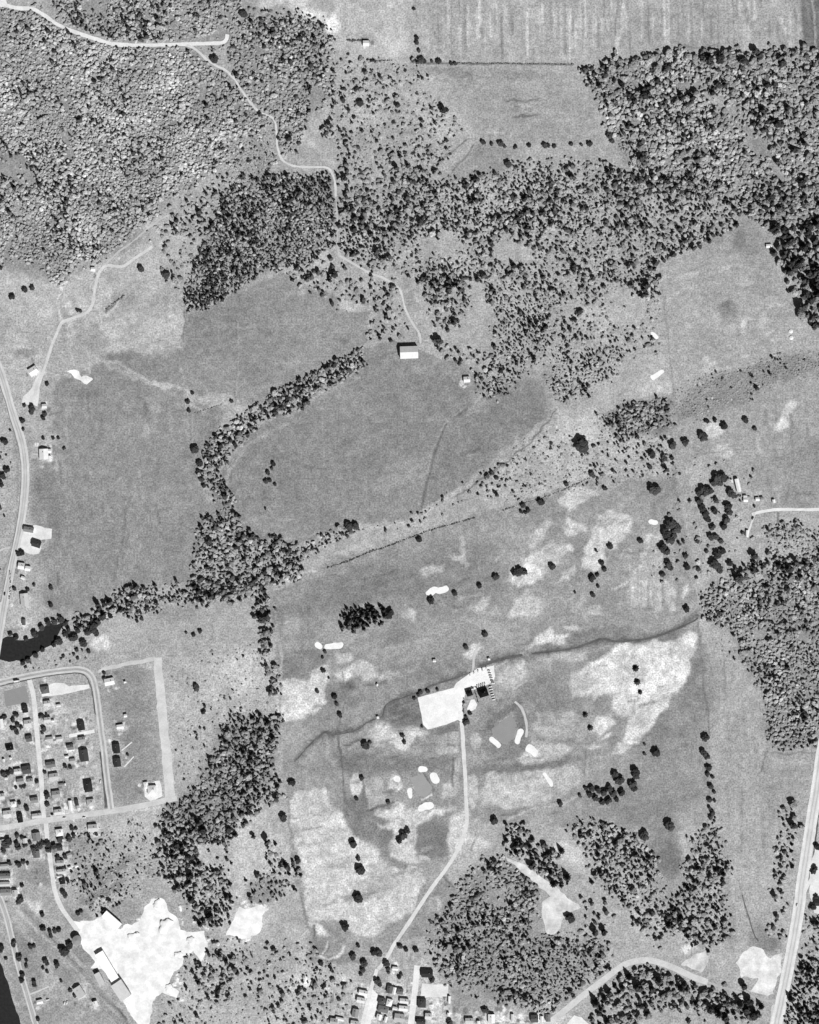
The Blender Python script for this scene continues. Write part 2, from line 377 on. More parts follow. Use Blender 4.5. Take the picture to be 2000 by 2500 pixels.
# ------------------------------------------------------------------ ground: one sheet, grey of grass painted from the map
gx = np.concatenate([[-30000, -12000, -5000, -2000, -900, -400, -200, -100], np.arange(-40, 2041, 2.8), [2100, 2200, 2400, 2900, 4000, 7000, 14000, 32000]])
gy = np.concatenate([[-30000, -12000, -5000, -2000, -900, -400, -200, -100], np.arange(-40, 2541, 2.8), [2600, 2700, 2900, 3400, 4500, 7500, 15000, 32000]])
GX, GY = np.meshgrid(gx, gy); T = np.full(GX.shape, .70)
n_lo = fbm(GX, GY, 160, 1); n_mid = fbm(GX, GY, 42, 5); n_hi = fbm(GX, GY, 14, 9)
WX = GX + 9 * fbm(GX, GY, 40, 21) + 7 * fbm(GX, GY, 13, 23, 2); WY = GY + 9 * fbm(GX, GY, 40, 22) + 7 * fbm(GX, GY, 13, 24, 2)
GOLF = P('650,1440 760,1385 1160,1260 1450,1165 1650,1170 1710,1500 1725,1700 1742,2005 1640,2030 1240,2012 1150,2000 960,2330 770,2330 725,2160 690,1900 680,1600')
MOT = fbm(GX, GY, 34, 77, 4) * 1.4
def _box(pts, m):
    xs = [p[0] for p in pts]; ys = [p[1] for p in pts]
    i0, i1 = np.searchsorted(gx, [min(xs) - m, max(xs) + m]); j0, j1 = np.searchsorted(gy, [min(ys) - m, max(ys) + m])
    return slice(j0, j1 + 1), slice(i0, i1 + 1)
def paint(s, tone, soft=5, amt=1.0, warp=1.0, mot=0.0):
    pts = P(s) if isinstance(s, str) else s
    b = _box(pts, soft + 14)
    x = GX[b] + (WX[b] - GX[b]) * warp; y = GY[b] + (WY[b] - GY[b]) * warp
    d = seg_dist(pts, x, y, True); d = np.where(inside(pts, x, y), d, -d)
    k = np.clip(d / soft * .5 + .5, 0, 1); k = k * k * (3 - 2 * k) * amt
    if mot: k = k * np.clip(.95 + mot * MOT[b], 0, 1)
    T[b] = T[b] * (1 - k) + tone * k
def stroke(s, wd, tone, soft=3, amt=1.0, warp=.3):
    wd = wd + 1.3; pts = P(s); b = _box(pts, wd + soft + 12)
    x = GX[b] + (WX[b] - GX[b]) * warp; y = GY[b] + (WY[b] - GY[b]) * warp
    k = np.clip((wd / 2 - seg_dist(pts, x, y)) / soft + .5, 0, 1) * amt
    T[b] = T[b] * (1 - k) + tone * k
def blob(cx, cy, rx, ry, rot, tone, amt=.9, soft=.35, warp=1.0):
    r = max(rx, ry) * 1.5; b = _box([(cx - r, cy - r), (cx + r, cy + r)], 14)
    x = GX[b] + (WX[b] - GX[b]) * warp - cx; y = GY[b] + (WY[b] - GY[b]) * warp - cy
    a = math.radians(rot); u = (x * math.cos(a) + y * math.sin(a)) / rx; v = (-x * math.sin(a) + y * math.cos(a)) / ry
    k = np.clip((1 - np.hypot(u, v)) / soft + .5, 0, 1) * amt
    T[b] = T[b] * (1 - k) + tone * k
# fields
paint('985,-60 2060,-60 2060,135 1700,145 1400,155 1000,150', .70, 3, 1, .2)
paint('840,-40 985,-40 1000,130 900,145 850,100 800,50', .755, 12)
paint('1955,-40 2060,-40 2060,132 1960,134', .50, 4, 1, .2)
paint('905,155 1400,160 1470,330 1462,352 1180,345 1150,310 1120,250 1060,190', .675, 4, 1, .4)
paint('1180,355 1470,355 1490,400 1200,420', .69, 10)
paint('1180,345 1270,355 1230,420 1120,440 1060,450 1130,390', .63, 8)
paint('1612,632 1690,590 1790,575 1800,520 1862,525 1890,640 1930,740 1990,805 2060,830 2060,860 1870,900 1700,960 1650,990 1640,840', .685, 4, 1, .4)
paint('1780,520 1862,520 1880,600 1800,640 1700,600', .63, 30, .7)
paint('1650,975 1760,905 1900,872 2060,850 2060,905 1900,935 1800,990 1650,1045', .60, 14)
paint('1650,1050 1800,1000 1900,945 2060,915 2060,1240 1850,1240 1820,1180 1650,1170', .665, 10)
paint('1840,1130 1900,1060 2060,1050 2060,1240 1880,1235', .62, 14, .8)
paint('545,1330 512,1190 560,1130 640,1030 760,965 900,850 960,830 1130,890 1150,990 1260,908 1330,930 1345,1010 1250,1090 1110,1200 1000,1268 860,1280 700,1335', .585, 5)
paint('1140,1075 1200,1000 1300,945 1330,1010 1230,1070 1150,1120', .56, 20, .8)
stroke('1160,995 1230,925 1290,905 1335,925 1345,1000', 16, .66, 10)
paint('450,770 640,690 690,665 760,700 905,762 905,835 820,900 690,975 600,990 560,960 440,965 250,880 240,865 440,850', .60, 5)
paint('132,935 250,885 440,970 560,995 500,1090 480,1180 540,1260 480,1360 470,1420 290,1440 210,1500 112,1480 80,1330 80,1120 140,1090', .605, 8)
paint('285,790 420,770 448,760 445,830 400,855 270,862 250,840', .76, 14)
paint('80,760 200,700 300,650 420,660 450,720 300,790 240,860 100,900', .70, 20)
paint('-40,700 60,690 140,760 130,850 80,930 40,950 -40,880', .715, 20)
paint('140,640 260,640 300,700 250,760 150,780 110,720', .76, 16, .9, 1.2, .9)
paint('180,700 290,640 380,590 420,530 450,560 440,700 300,760', .735, 16, .9, 1.2, .9)
paint('10,690 110,660 140,760 80,880 30,840', .75, 20, .9, 1.2, .8)
paint('250,790 420,740 447,770 440,850 380,865 280,850', .78, 10, .9, 1.1, .8)
paint('-40,960 30,1020 60,1100 55,1200 20,1400 -40,1500', .70, 6)
# pale scrub ground
paint('1160,1190 1290,1090 1400,1035 1480,1070 1650,1058 1650,1160 1500,1172 1340,1212 1200,1245', .745, 20, .9, 1.2, .7)
paint('1500,880 1640,860 1645,975 1540,985 1400,1075 1360,1050 1440,960', .715, 20, .9, 1.2, .6)
paint('1470,1020 1530,980 1640,966 1645,1052 1600,1060 1500,1070', .52, 10, .9, 1)
paint('430,1600 670,1560 690,1740 560,1745 540,1820 440,1950 425,1800', .745, 18, .8, 1.1, .6)
paint('560,2040 700,1980 720,2090 640,2060 570,2160', .77, 16, .8, 1.1, .5)
paint('400,1600 430,1600 430,1960 560,2000 700,1960 735,2180 760,2330 560,2330 520,2260 440,2200 380,2100 330,2010 400,1960', .775, 24, .85, 1.2, .7)
paint('560,2300 780,2310 860,2400 840,2500 380,2530 420,2420 500,2350', .755, 24, .85, 1.2, .8)
paint('1480,2220 1640,2260 1700,2320 1640,2350 1560,2340 1500,2360 1460,2300', .74, 16, .8, 1.2, .7)
paint('230,2010 440,1960 400,2060 440,2170 400,2190 340,2230 200,2230 190,2060', .735, 16, .8, 1.2, .9)
paint('230,1560 400,1530 560,1480 640,1470 650,1560 500,1600 390,1600 240,1630', .70, 16, .8)
# golf course
paint('650,1440 760,1385 1160,1260 1450,1165 1650,1170 1710,1500 1725,1700 1742,2005 1640,2030 1240,2012 1150,2000 960,2330 770,2330 725,2160 690,1900 680,1600', .64, 6)
paint('650,1440 800,1400 1000,1330 1160,1275 1230,1400 1100,1500 900,1480 760,1500 660,1560', .595, 20, .9)
paint('640,1440 700,1400 770,1395 800,1440 700,1480 650,1480', .65, 15, .7)
LIGHT = '''1080,1390,55,22,-20,.76 1135,1345,8,40,-5,.79 1190,1290,45,22,-15,.72 1318,1310,16,50,25,.79 1335,1370,60,35,-20,.80 1400,1340,50,30,-15,.79
1260,1400,50,26,-10,.82 1400,1290,26,30,0,.81 1470,1300,55,75,10,.83 1385,1210,70,28,-15,.78 1400,1225,40,30,0,.80 1392,1400,24,16,-40,.83 1180,1480,40,24,-10,.76
1290,1480,60,35,-10,.76 1240,1500,30,20,-30,.78 1150,1530,40,26,-15,.70 1450,1490,26,16,0,.77 1420,1480,10,40,30,.77 1560,1390,60,90,-5,.74 1600,1440,45,80,5,.78 1580,1330,26,45,20,.82 1530,1350,22,26,0,.72
1610,1380,24,30,10,.76 1370,1240,50,30,-20,.79 1330,1560,40,14,-15,.80 1380,1560,40,16,-10,.80 1290,1540,26,10,-25,.92 1560,1565,60,12,3,.82
745,1690,62,50,-15,.83 790,1660,45,30,-10,.82 690,1730,26,34,0,.82 850,1650,55,30,-15,.78 905,1620,48,30,-10,.76 930,1600,60,30,0,.70 880,1550,35,24,0,.68 810,1560,26,14,0,.7
945,1795,60,40,20,.83 980,1770,35,20,0,.80 1000,1815,40,24,10,.82 860,1700,30,20,-20,.75 920,1680,14,6,0,.92 905,1683,10,5,0,.9
1540,1650,140,65,-38,.87 1600,1610,90,48,-25,.88 1660,1570,45,38,-30,.87 1480,1760,75,22,-42,.86 1430,1830,60,14,-38,.84 1540,1740,75,28,-42,.86 1400,1680,24,40,10,.80 1450,1640,28,70,20,.82 1440,1760,40,60,10,.76
1420,1600,60,40,0,.74 1290,1640,60,26,0,.72 1240,1640,40,22,0,.78 1330,1760,60,50,10,.72 1300,1790,40,30,0,.72 1330,1840,60,24,-15,.80 1290,1850,40,20,-15,.76 1450,1870,22,26,0,.74 1210,1850,24,12,0,.7
1160,1810,14,20,0,.76 1050,1815,14,14,0,.76 1250,1930,90,45,-8,.76 1200,1960,60,35,0,.76 1350,1930,60,30,-10,.72 1380,1900,60,20,-15,.72 1150,1940,16,45,-5,.84 1160,1915,12,30,-5,.82
970,1915,20,26,25,.86 870,1910,20,30,25,.86 1085,1932,24,26,0,.80 1040,1970,38,26,-10,.86 985,1985,50,18,-10,.84 900,1985,24,16,-20,.84 930,1930,40,36,0,.70 1040,1885,50,30,0,.74
780,1990,100,60,10,.84 740,1960,50,40,0,.84 860,2010,40,14,-20,.82 790,2080,100,70,20,.83 800,2170,80,80,0,.83 860,2150,90,60,0,.80 900,2230,70,60,-30,.79 940,2150,50,40,-20,.79 850,2280,60,40,0,.80 780,2240,50,60,0,.80
1000,2060,40,40,20,.78 960,2100,30,22,0,.77 1010,2100,40,16,-10,.80 1060,2210,22,24,0,.80 1010,2130,26,16,0,.82 1120,2060,34,14,-60,.84 1090,2075,26,14,-50,.84 1170,2055,30,18,10,.82 1020,1990,26,30,-30,.8
680,1975,22,40,0,.72 620,2010,70,55,0,.78 580,2080,50,60,0,.76 640,2080,60,40,0,.78 720,2230,60,40,0,.70 660,2330,70,60,0,.68
1740,1048,22,20,0,.93 1908,1034,26,12,-35,.86 1930,1000,10,30,35,.82 1768,1102,24,14,0,.82 1700,1150,40,26,-40,.74 1400,1215,60,26,-15,.80 1660,1245,40,26,-30,.70
1728,880,14,10,-30,.85 1735,890,8,16,30,.80 1754,768,10,12,0,.84 1870,806,14,10,20,.83 1820,790,6,22,10,.80 1860,785,8,22,15,.78 1820,690,20,12,0,.76 1600,945,36,18,-10,.80 1780,895,8,6,0,.78
1000,1150,60,40,0,.64 940,1180,30,24,0,.64 810,1130,24,26,0,.64 700,1000,26,14,-20,.65 720,880,30,12,-30,.65 380,1000,14,16,30,.72 360,1050,10,18,20,.72 330,1290,26,26,-40,.66 1000,900,30,16,0,.68 985,915,16,10,0,.74
110,690,60,30,-20,.74 60,680,24,26,0,.76 165,745,12,12,0,.86 170,755,14,10,30,.85 120,762,24,8,0,.80 175,810,8,26,-8,.80 395,938,26,8,5,.88 260,890,24,6,30,.76 300,905,40,5,25,.74 350,930,60,5,10,.72
600,640,26,40,40,.68 700,640,30,24,0,.74 780,640,26,20,0,.76 860,745,34,12,8,.80 740,705,26,10,0,.68 1075,570,30,24,0,.74 1100,660,40,30,0,.72 1200,740,40,26,-30,.74 1050,780,50,30,0,.72
1100,790,60,30,0,.72 1290,620,60,24,0,.73 1450,780,80,40,-20,.74 1500,800,40,50,0,.73 1540,890,40,40,-30,.70 1380,870,60,26,-20,.72 1400,1060,80,50,-10,.76 1300,1120,80,50,-15,.75 1480,1080,60,30,-10,.76 1560,1030,40,12,-20,.78
1430,1150,60,26,-20,.76 1360,1200,50,20,-25,.77 1240,1200,30,14,-20,.74 860,1340,30,8,-15,.80 840,1350,18,10,0,.82 700,1420,20,26,-50,.80 720,1420,16,12,-30,.86 790,1315,10,6,0,.9
760,30,70,16,32,.93 700,8,60,12,10,.90 640,4,26,8,0,.82 812,62,16,24,-10,.97 815,88,8,12,0,.92 560,10,40,10,0,.78 720,0,40,12,0,.88 895,20,70,40,30,.74 950,60,60,50,0,.77
770,260,14,50,15,.75 785,300,20,60,20,.76 740,340,30,20,0,.78 840,230,80,60,0,.71 900,280,60,50,20,.74 860,110,60,40,0,.73 830,150,40,30,0,.72 1050,240,60,50,0,.73 1080,300,40,40,0,.74 1000,300,40,60,0,.72 520,320,40,30,0,.75 500,260,14,40,30,.76 540,350,26,20,0,.76 615,370,60,60,0,.68 420,560,40,26,-30,.74 350,560,40,10,-35,.84 250,635,30,14,0,.76
1760,245,24,10,25,.85 1778,258,16,16,0,.86 1800,285,20,14,30,.76 1850,345,26,40,-35,.74 1900,420,16,34,-30,.74 1520,170,24,12,0,.84 1490,190,14,24,0,.78 1500,410,40,26,0,.73 1780,435,40,14,0,.72 1560,410,40,30,0,.7 1990,405,20,12,0,.74
250,1570,26,16,-15,.93 90,1400,30,30,0,.70 110,1300,20,30,0,.74 170,1225,0.1,0.1,0,.7 440,1540,70,40,0,.69 540,1640,100,50,0,.76 560,1700,60,60,0,.77 470,1750,50,120,0,.73 600,1620,40,40,0,.79 540,1580,40,16,0,.72 300,1560,40,20,0,.70
450,1870,34,60,10,.72 330,2080,60,50,-30,.72 280,2120,60,60,-30,.68 210,2110,40,60,0,.66 370,2160,50,50,0,.70 430,2180,30,30,0,.72 480,2190,26,16,0,.74 250,2200,40,16,-20,.76 80,2210,30,14,35,.84 60,2215,26,14,10,.80 130,2130,0.1,0.1,0,.7
30,1780,26,60,0,.74 20,1850,30,40,0,.72 50,1950,60,40,0,.72 150,1880,40,40,0,.70 120,1760,26,26,0,.78 140,1740,30,16,0,.80 200,1680,30,10,-10,.7 100,2060,60,40,0,.70 60,2120,50,20,0,.68 70,2165,50,30,0,.68 150,2120,26,30,0,.74
880,2440,40,40,0,.84 850,2480,40,20,0,.88 960,2430,40,40,0,.78 940,2485,60,20,0,.86 820,2430,50,40,0,.74 1060,2450,40,50,0,.86 1150,2420,40,60,0,.66 1200,2490,90,14,0,.84 1330,2490,70,14,0,.84 1290,2495,60,10,0,.82 720,2400,20,30,-10,.78 745,2395,6,20,-5,.95 755,2400,5,18,-5,.92
1380,2080,26,40,-35,.82 1410,2100,20,30,-20,.80 1690,2310,20,20,0,.80 1680,2320,10,14,0,.92 1500,2260,10,16,0,.84 1500,2240,26,26,0,.76 1560,2260,60,50,0,.72 1480,2290,60,26,0,.72 1640,2150,40,60,0,.66 1620,2130,10,30,0,.74
1780,1545,22,14,-40,.82 1760,1600,50,60,0,.68 1800,1680,40,60,0,.68 1930,1880,60,40,0,.69 1900,1930,60,30,0,.69 1830,1980,16,100,0,.69 1990,1880,0.1,0.1,0,.7 1700,1920,14,26,0,.74 1620,1870,8,14,0,.84 1650,1920,60,60,0,.66 1600,1980,60,24,0,.66'''
for e in LIGHT.split():
    q = [float(z) for z in e.split(',')]
    if q[2] > 1 and not inside(GOLF, np.array([q[0]]), np.array([q[1]]))[0]: blob(q[0], q[1], q[2], q[3], q[4], q[5], .8, .6)
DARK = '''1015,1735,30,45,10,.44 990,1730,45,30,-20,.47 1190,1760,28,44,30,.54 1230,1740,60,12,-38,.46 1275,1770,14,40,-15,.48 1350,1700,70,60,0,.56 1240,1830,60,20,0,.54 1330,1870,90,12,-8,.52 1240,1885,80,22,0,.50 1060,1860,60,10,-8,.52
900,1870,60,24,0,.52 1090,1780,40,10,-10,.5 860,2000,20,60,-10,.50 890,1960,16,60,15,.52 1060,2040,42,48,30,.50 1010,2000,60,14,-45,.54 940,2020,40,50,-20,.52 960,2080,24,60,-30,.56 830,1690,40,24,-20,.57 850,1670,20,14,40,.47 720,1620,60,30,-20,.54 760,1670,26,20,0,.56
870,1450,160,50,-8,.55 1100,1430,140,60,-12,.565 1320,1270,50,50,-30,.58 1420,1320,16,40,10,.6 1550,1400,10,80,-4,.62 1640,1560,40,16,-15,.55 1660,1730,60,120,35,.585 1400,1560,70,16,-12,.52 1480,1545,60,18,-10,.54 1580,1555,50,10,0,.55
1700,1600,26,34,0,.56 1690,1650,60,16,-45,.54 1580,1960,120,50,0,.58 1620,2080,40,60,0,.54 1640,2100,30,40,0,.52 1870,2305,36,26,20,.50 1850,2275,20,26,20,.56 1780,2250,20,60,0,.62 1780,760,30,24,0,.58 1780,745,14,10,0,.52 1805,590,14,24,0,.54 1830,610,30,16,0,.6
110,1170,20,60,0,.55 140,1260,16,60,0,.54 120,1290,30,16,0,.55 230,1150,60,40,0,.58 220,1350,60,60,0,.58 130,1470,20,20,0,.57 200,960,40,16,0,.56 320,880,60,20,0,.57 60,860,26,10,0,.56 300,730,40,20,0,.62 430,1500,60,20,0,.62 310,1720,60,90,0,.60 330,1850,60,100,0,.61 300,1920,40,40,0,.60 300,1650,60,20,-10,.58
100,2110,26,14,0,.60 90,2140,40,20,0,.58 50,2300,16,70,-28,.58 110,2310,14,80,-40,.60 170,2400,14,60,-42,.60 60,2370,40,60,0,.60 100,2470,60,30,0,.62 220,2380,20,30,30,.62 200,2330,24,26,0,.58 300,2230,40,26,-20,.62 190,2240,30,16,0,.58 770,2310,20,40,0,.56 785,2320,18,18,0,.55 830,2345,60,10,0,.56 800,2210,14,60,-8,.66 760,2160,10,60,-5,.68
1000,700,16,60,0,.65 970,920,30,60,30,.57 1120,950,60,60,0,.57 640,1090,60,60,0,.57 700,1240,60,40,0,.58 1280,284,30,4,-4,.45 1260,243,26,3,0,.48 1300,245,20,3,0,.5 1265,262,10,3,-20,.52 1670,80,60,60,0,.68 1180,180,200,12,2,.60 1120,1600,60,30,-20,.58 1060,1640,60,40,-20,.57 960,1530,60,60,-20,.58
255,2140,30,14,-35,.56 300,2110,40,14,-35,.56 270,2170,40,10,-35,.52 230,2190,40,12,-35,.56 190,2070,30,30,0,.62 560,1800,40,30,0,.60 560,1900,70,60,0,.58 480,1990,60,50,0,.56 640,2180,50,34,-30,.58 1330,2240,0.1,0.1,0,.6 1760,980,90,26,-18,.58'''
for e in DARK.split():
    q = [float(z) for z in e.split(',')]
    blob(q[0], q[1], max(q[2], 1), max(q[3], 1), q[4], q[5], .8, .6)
for e in '''.78 1359,1217 1402,1189 1439,1191 1459,1207 1422,1225 1388,1248 1361,1227
.79 1331,1266 1343,1272 1324,1305 1306,1342 1296,1350 1292,1310
.81 1382,1262 1418,1276 1435,1289 1430,1299 1410,1299 1388,1309 1380,1285
.79 1345,1323 1378,1334 1390,1325 1404,1342 1398,1352 1378,1354 1361,1378 1324,1411 1296,1430 1270,1405 1275,1360 1300,1345 1324,1342
.80 1369,1403 1398,1385 1404,1391 1382,1415 1369,1413
.80 1459,1252 1492,1248 1528,1256 1551,1264 1541,1297 1516,1321 1504,1342 1475,1342 1480,1383 1455,1395 1422,1383 1427,1342 1443,1313
.77 1578,1301 1622,1297 1614,1330 1582,1354 1561,1395 1553,1415 1504,1444 1500,1438 1529,1415 1561,1379 1569,1342
.77 1537,1419 1618,1403 1647,1436 1639,1497 1626,1477 1602,1509 1586,1477 1533,1472 1529,1448
.77 1667,1432 1682,1432 1680,1456 1663,1464
.80 1631,1468 1647,1464 1649,1493 1635,1493
.77 1418,1483 1465,1479 1465,1501 1422,1503
.74 1414,1464 1427,1464 1402,1497 1382,1505
.82 1373,1530 1402,1521 1414,1534 1378,1538
.84 1300,1570 1320,1546 1345,1534 1361,1552 1388,1550 1373,1574 1333,1576
.86 1410,1645 1440,1620 1496,1579 1545,1566 1606,1570 1647,1566 1688,1542 1702,1552 1695,1590 1680,1612 1684,1640 1672,1682 1640,1690 1632,1722 1600,1762 1560,1812 1512,1842 1496,1840 1528,1795 1540,1752 1500,1742 1490,1702 1450,1692 1420,1700
.83 1450,1750 1490,1745 1500,1765 1460,1800 1440,1785
.82 1432,1822 1490,1793 1490,1803 1446,1838 1433,1832
.77 1390,1645 1428,1650 1428,1690 1400,1708 1397,1680
.80 1435,1651 1464,1662 1467,1686 1449,1709 1438,1680
.55 1435,1599 1496,1574 1471,1603 1435,1615
.81 713,1653 754,1665 762,1641 795,1620 807,1641 795,1686 799,1710 770,1739 713,1759 680,1759 676,1710 680,1665
.80 815,1645 852,1624 884,1608 917,1629 921,1649 889,1661 872,1645 835,1661
.73 917,1645 978,1641 982,1653 925,1661
.72 986,1478 1011,1482 1015,1522 978,1506
.66 938,1580 1027,1563 1060,1604 986,1629 946,1612
.81 925,1763 954,1763 970,1788 1007,1775 1040,1784 1035,1800 1011,1804 1003,1829 978,1833 954,1812 921,1820 889,1800
.47 946,1722 1023,1702 1027,1767 978,1767 933,1751
.55 709,1592 782,1580 795,1620 762,1641 754,1665 721,1657 689,1649
.54 819,1841 946,1841 1060,1857 1060,1885 820,1885
.82 716,1933 798,1922 813,1963 833,1979 849,2004 859,2030 890,2050 925,2081 946,2121 1027,2127 1038,2147 1007,2223 946,2259 915,2285 874,2290 828,2244 762,2249 747,2218 742,2147 726,2065 711,2014 706,1963
.79 910,1994 976,1958 987,1968 987,1979 1109,1968 1114,1973 1027,2009 1012,2024 976,2024 930,2030 925,2019 951,2004
.78 960,2015 1000,2010 1020,2035 1015,2090 1050,2098 1040,2110 985,2104 950,2095 945,2075 955,2040
.50 1017,2040 1099,2004 1089,2086 1058,2096 1012,2075
.81 1099,1999 1138,1968 1150,2045 1099,2086 1089,2075
.54 833,1994 854,1973 884,2019 915,2030 925,2065 884,2040 859,2024
.52 935,2024 962,2030 946,2086 935,2091 925,2065
.77 1078,1912 1111,1912 1114,1948 1083,1953
.85 762,2254 782,2254 803,2285 772,2285
.60 1084,2130 1120,2178 1100,2220 1048,2285 992,2290 1018,2230
.78 1265,1855 1290,1820 1320,1810 1400,1825 1370,1845 1330,1855 1280,1870
.75 1185,1893 1300,1885 1380,1870 1425,1880 1420,1915 1360,1945 1290,1970 1180,1970 1175,1930
.71 1310,1740 1400,1735 1440,1780 1420,1810 1330,1800 1300,1780
.73 1215,1640 1280,1610 1290,1650 1250,1680 1215,1670
.72 1310,1605 1430,1585 1430,1610 1330,1620
.75 1035,1385 1085,1375 1080,1395 1040,1405 1025,1400
.77 1127,1312 1133,1312 1140,1375 1143,1382 1130,1380 1100,1355 1125,1350
.74 1205,1370 1230,1345 1225,1355 1210,1375
.70 1175,1275 1205,1278 1210,1290 1175,1298
.81 1238,1395 1270,1410 1330,1380 1330,1400 1300,1425 1265,1435 1240,1420
.75 1150,1490 1180,1460 1200,1455 1190,1475 1170,1500
.77 1235,1500 1260,1460 1290,1440 1330,1480 1320,1500 1240,1510
.80 1125,1600 1160,1575 1180,1580 1150,1610
.75 900,2160 930,2150 950,2170 920,2190
.62 830,2190 880,2180 930,2175 900,2195 840,2205'''.splitlines():
    q = e.split(' ', 1); t0 = float(q[0]); paint(q[1], t0 + (.045 if t0 > .7 else .01), 6, 1.0, .9, .22)
paint('1068,1792 1093,1790 1096,1842 1072,1845', 0.7100000000000001, 3, .9, .25, .35)
paint('1098,1790 1118,1787 1121,1836 1098,1840', 0.77, 3, .9, .25, .35)
paint('1111,1852 1124,1851 1119,1914 1104,1916', 0.75, 3, .9, .25, .35)
paint('693,1502 728,1500 732,1545 698,1550', 0.7000000000000001, 3, .9, .25, .35)
paint('815,1595 858,1592 862,1612 822,1620', 0.77, 3, .9, .25, .35)
paint('886,1900 932,1895 942,1962 902,1978', 0.73, 3, .9, .25, .35)
for cx, cy, rx, ry, t0 in ((1533, 1365, 18, 27, .76), (1534, 1367, 14, 22, .67), (1600, 1368, 18, 26, .73), (811, 1543, 30, 24, .66), (1155, 1930, 15, 42, .81), (1163, 1810, 14, 20, .76), (870, 1916, 15, 28, .84), (965, 1913, 18, 21, .83), (1063, 2205, 17, 20, .74), (1062, 2206, 8, 10, .66),
    (1005, 2128, 16, 16, .79), (1008, 2126, 6, 6, .62)):
    blob(cx, cy, rx, ry, 0, t0, .95, .2, .4)
for k in range(120):                                    # dry streaks on the bright fairways
    x = 1535 + RNG.random() * 110; y0 = 1290 + RNG.random() * 170
    stroke('%f,%f %f,%f' % (x, y0, x + 1, y0 + 20 + RNG.random() * 50), 1 + RNG.random() * 3, .72 + RNG.normal() * .08, 4, .45, 0)
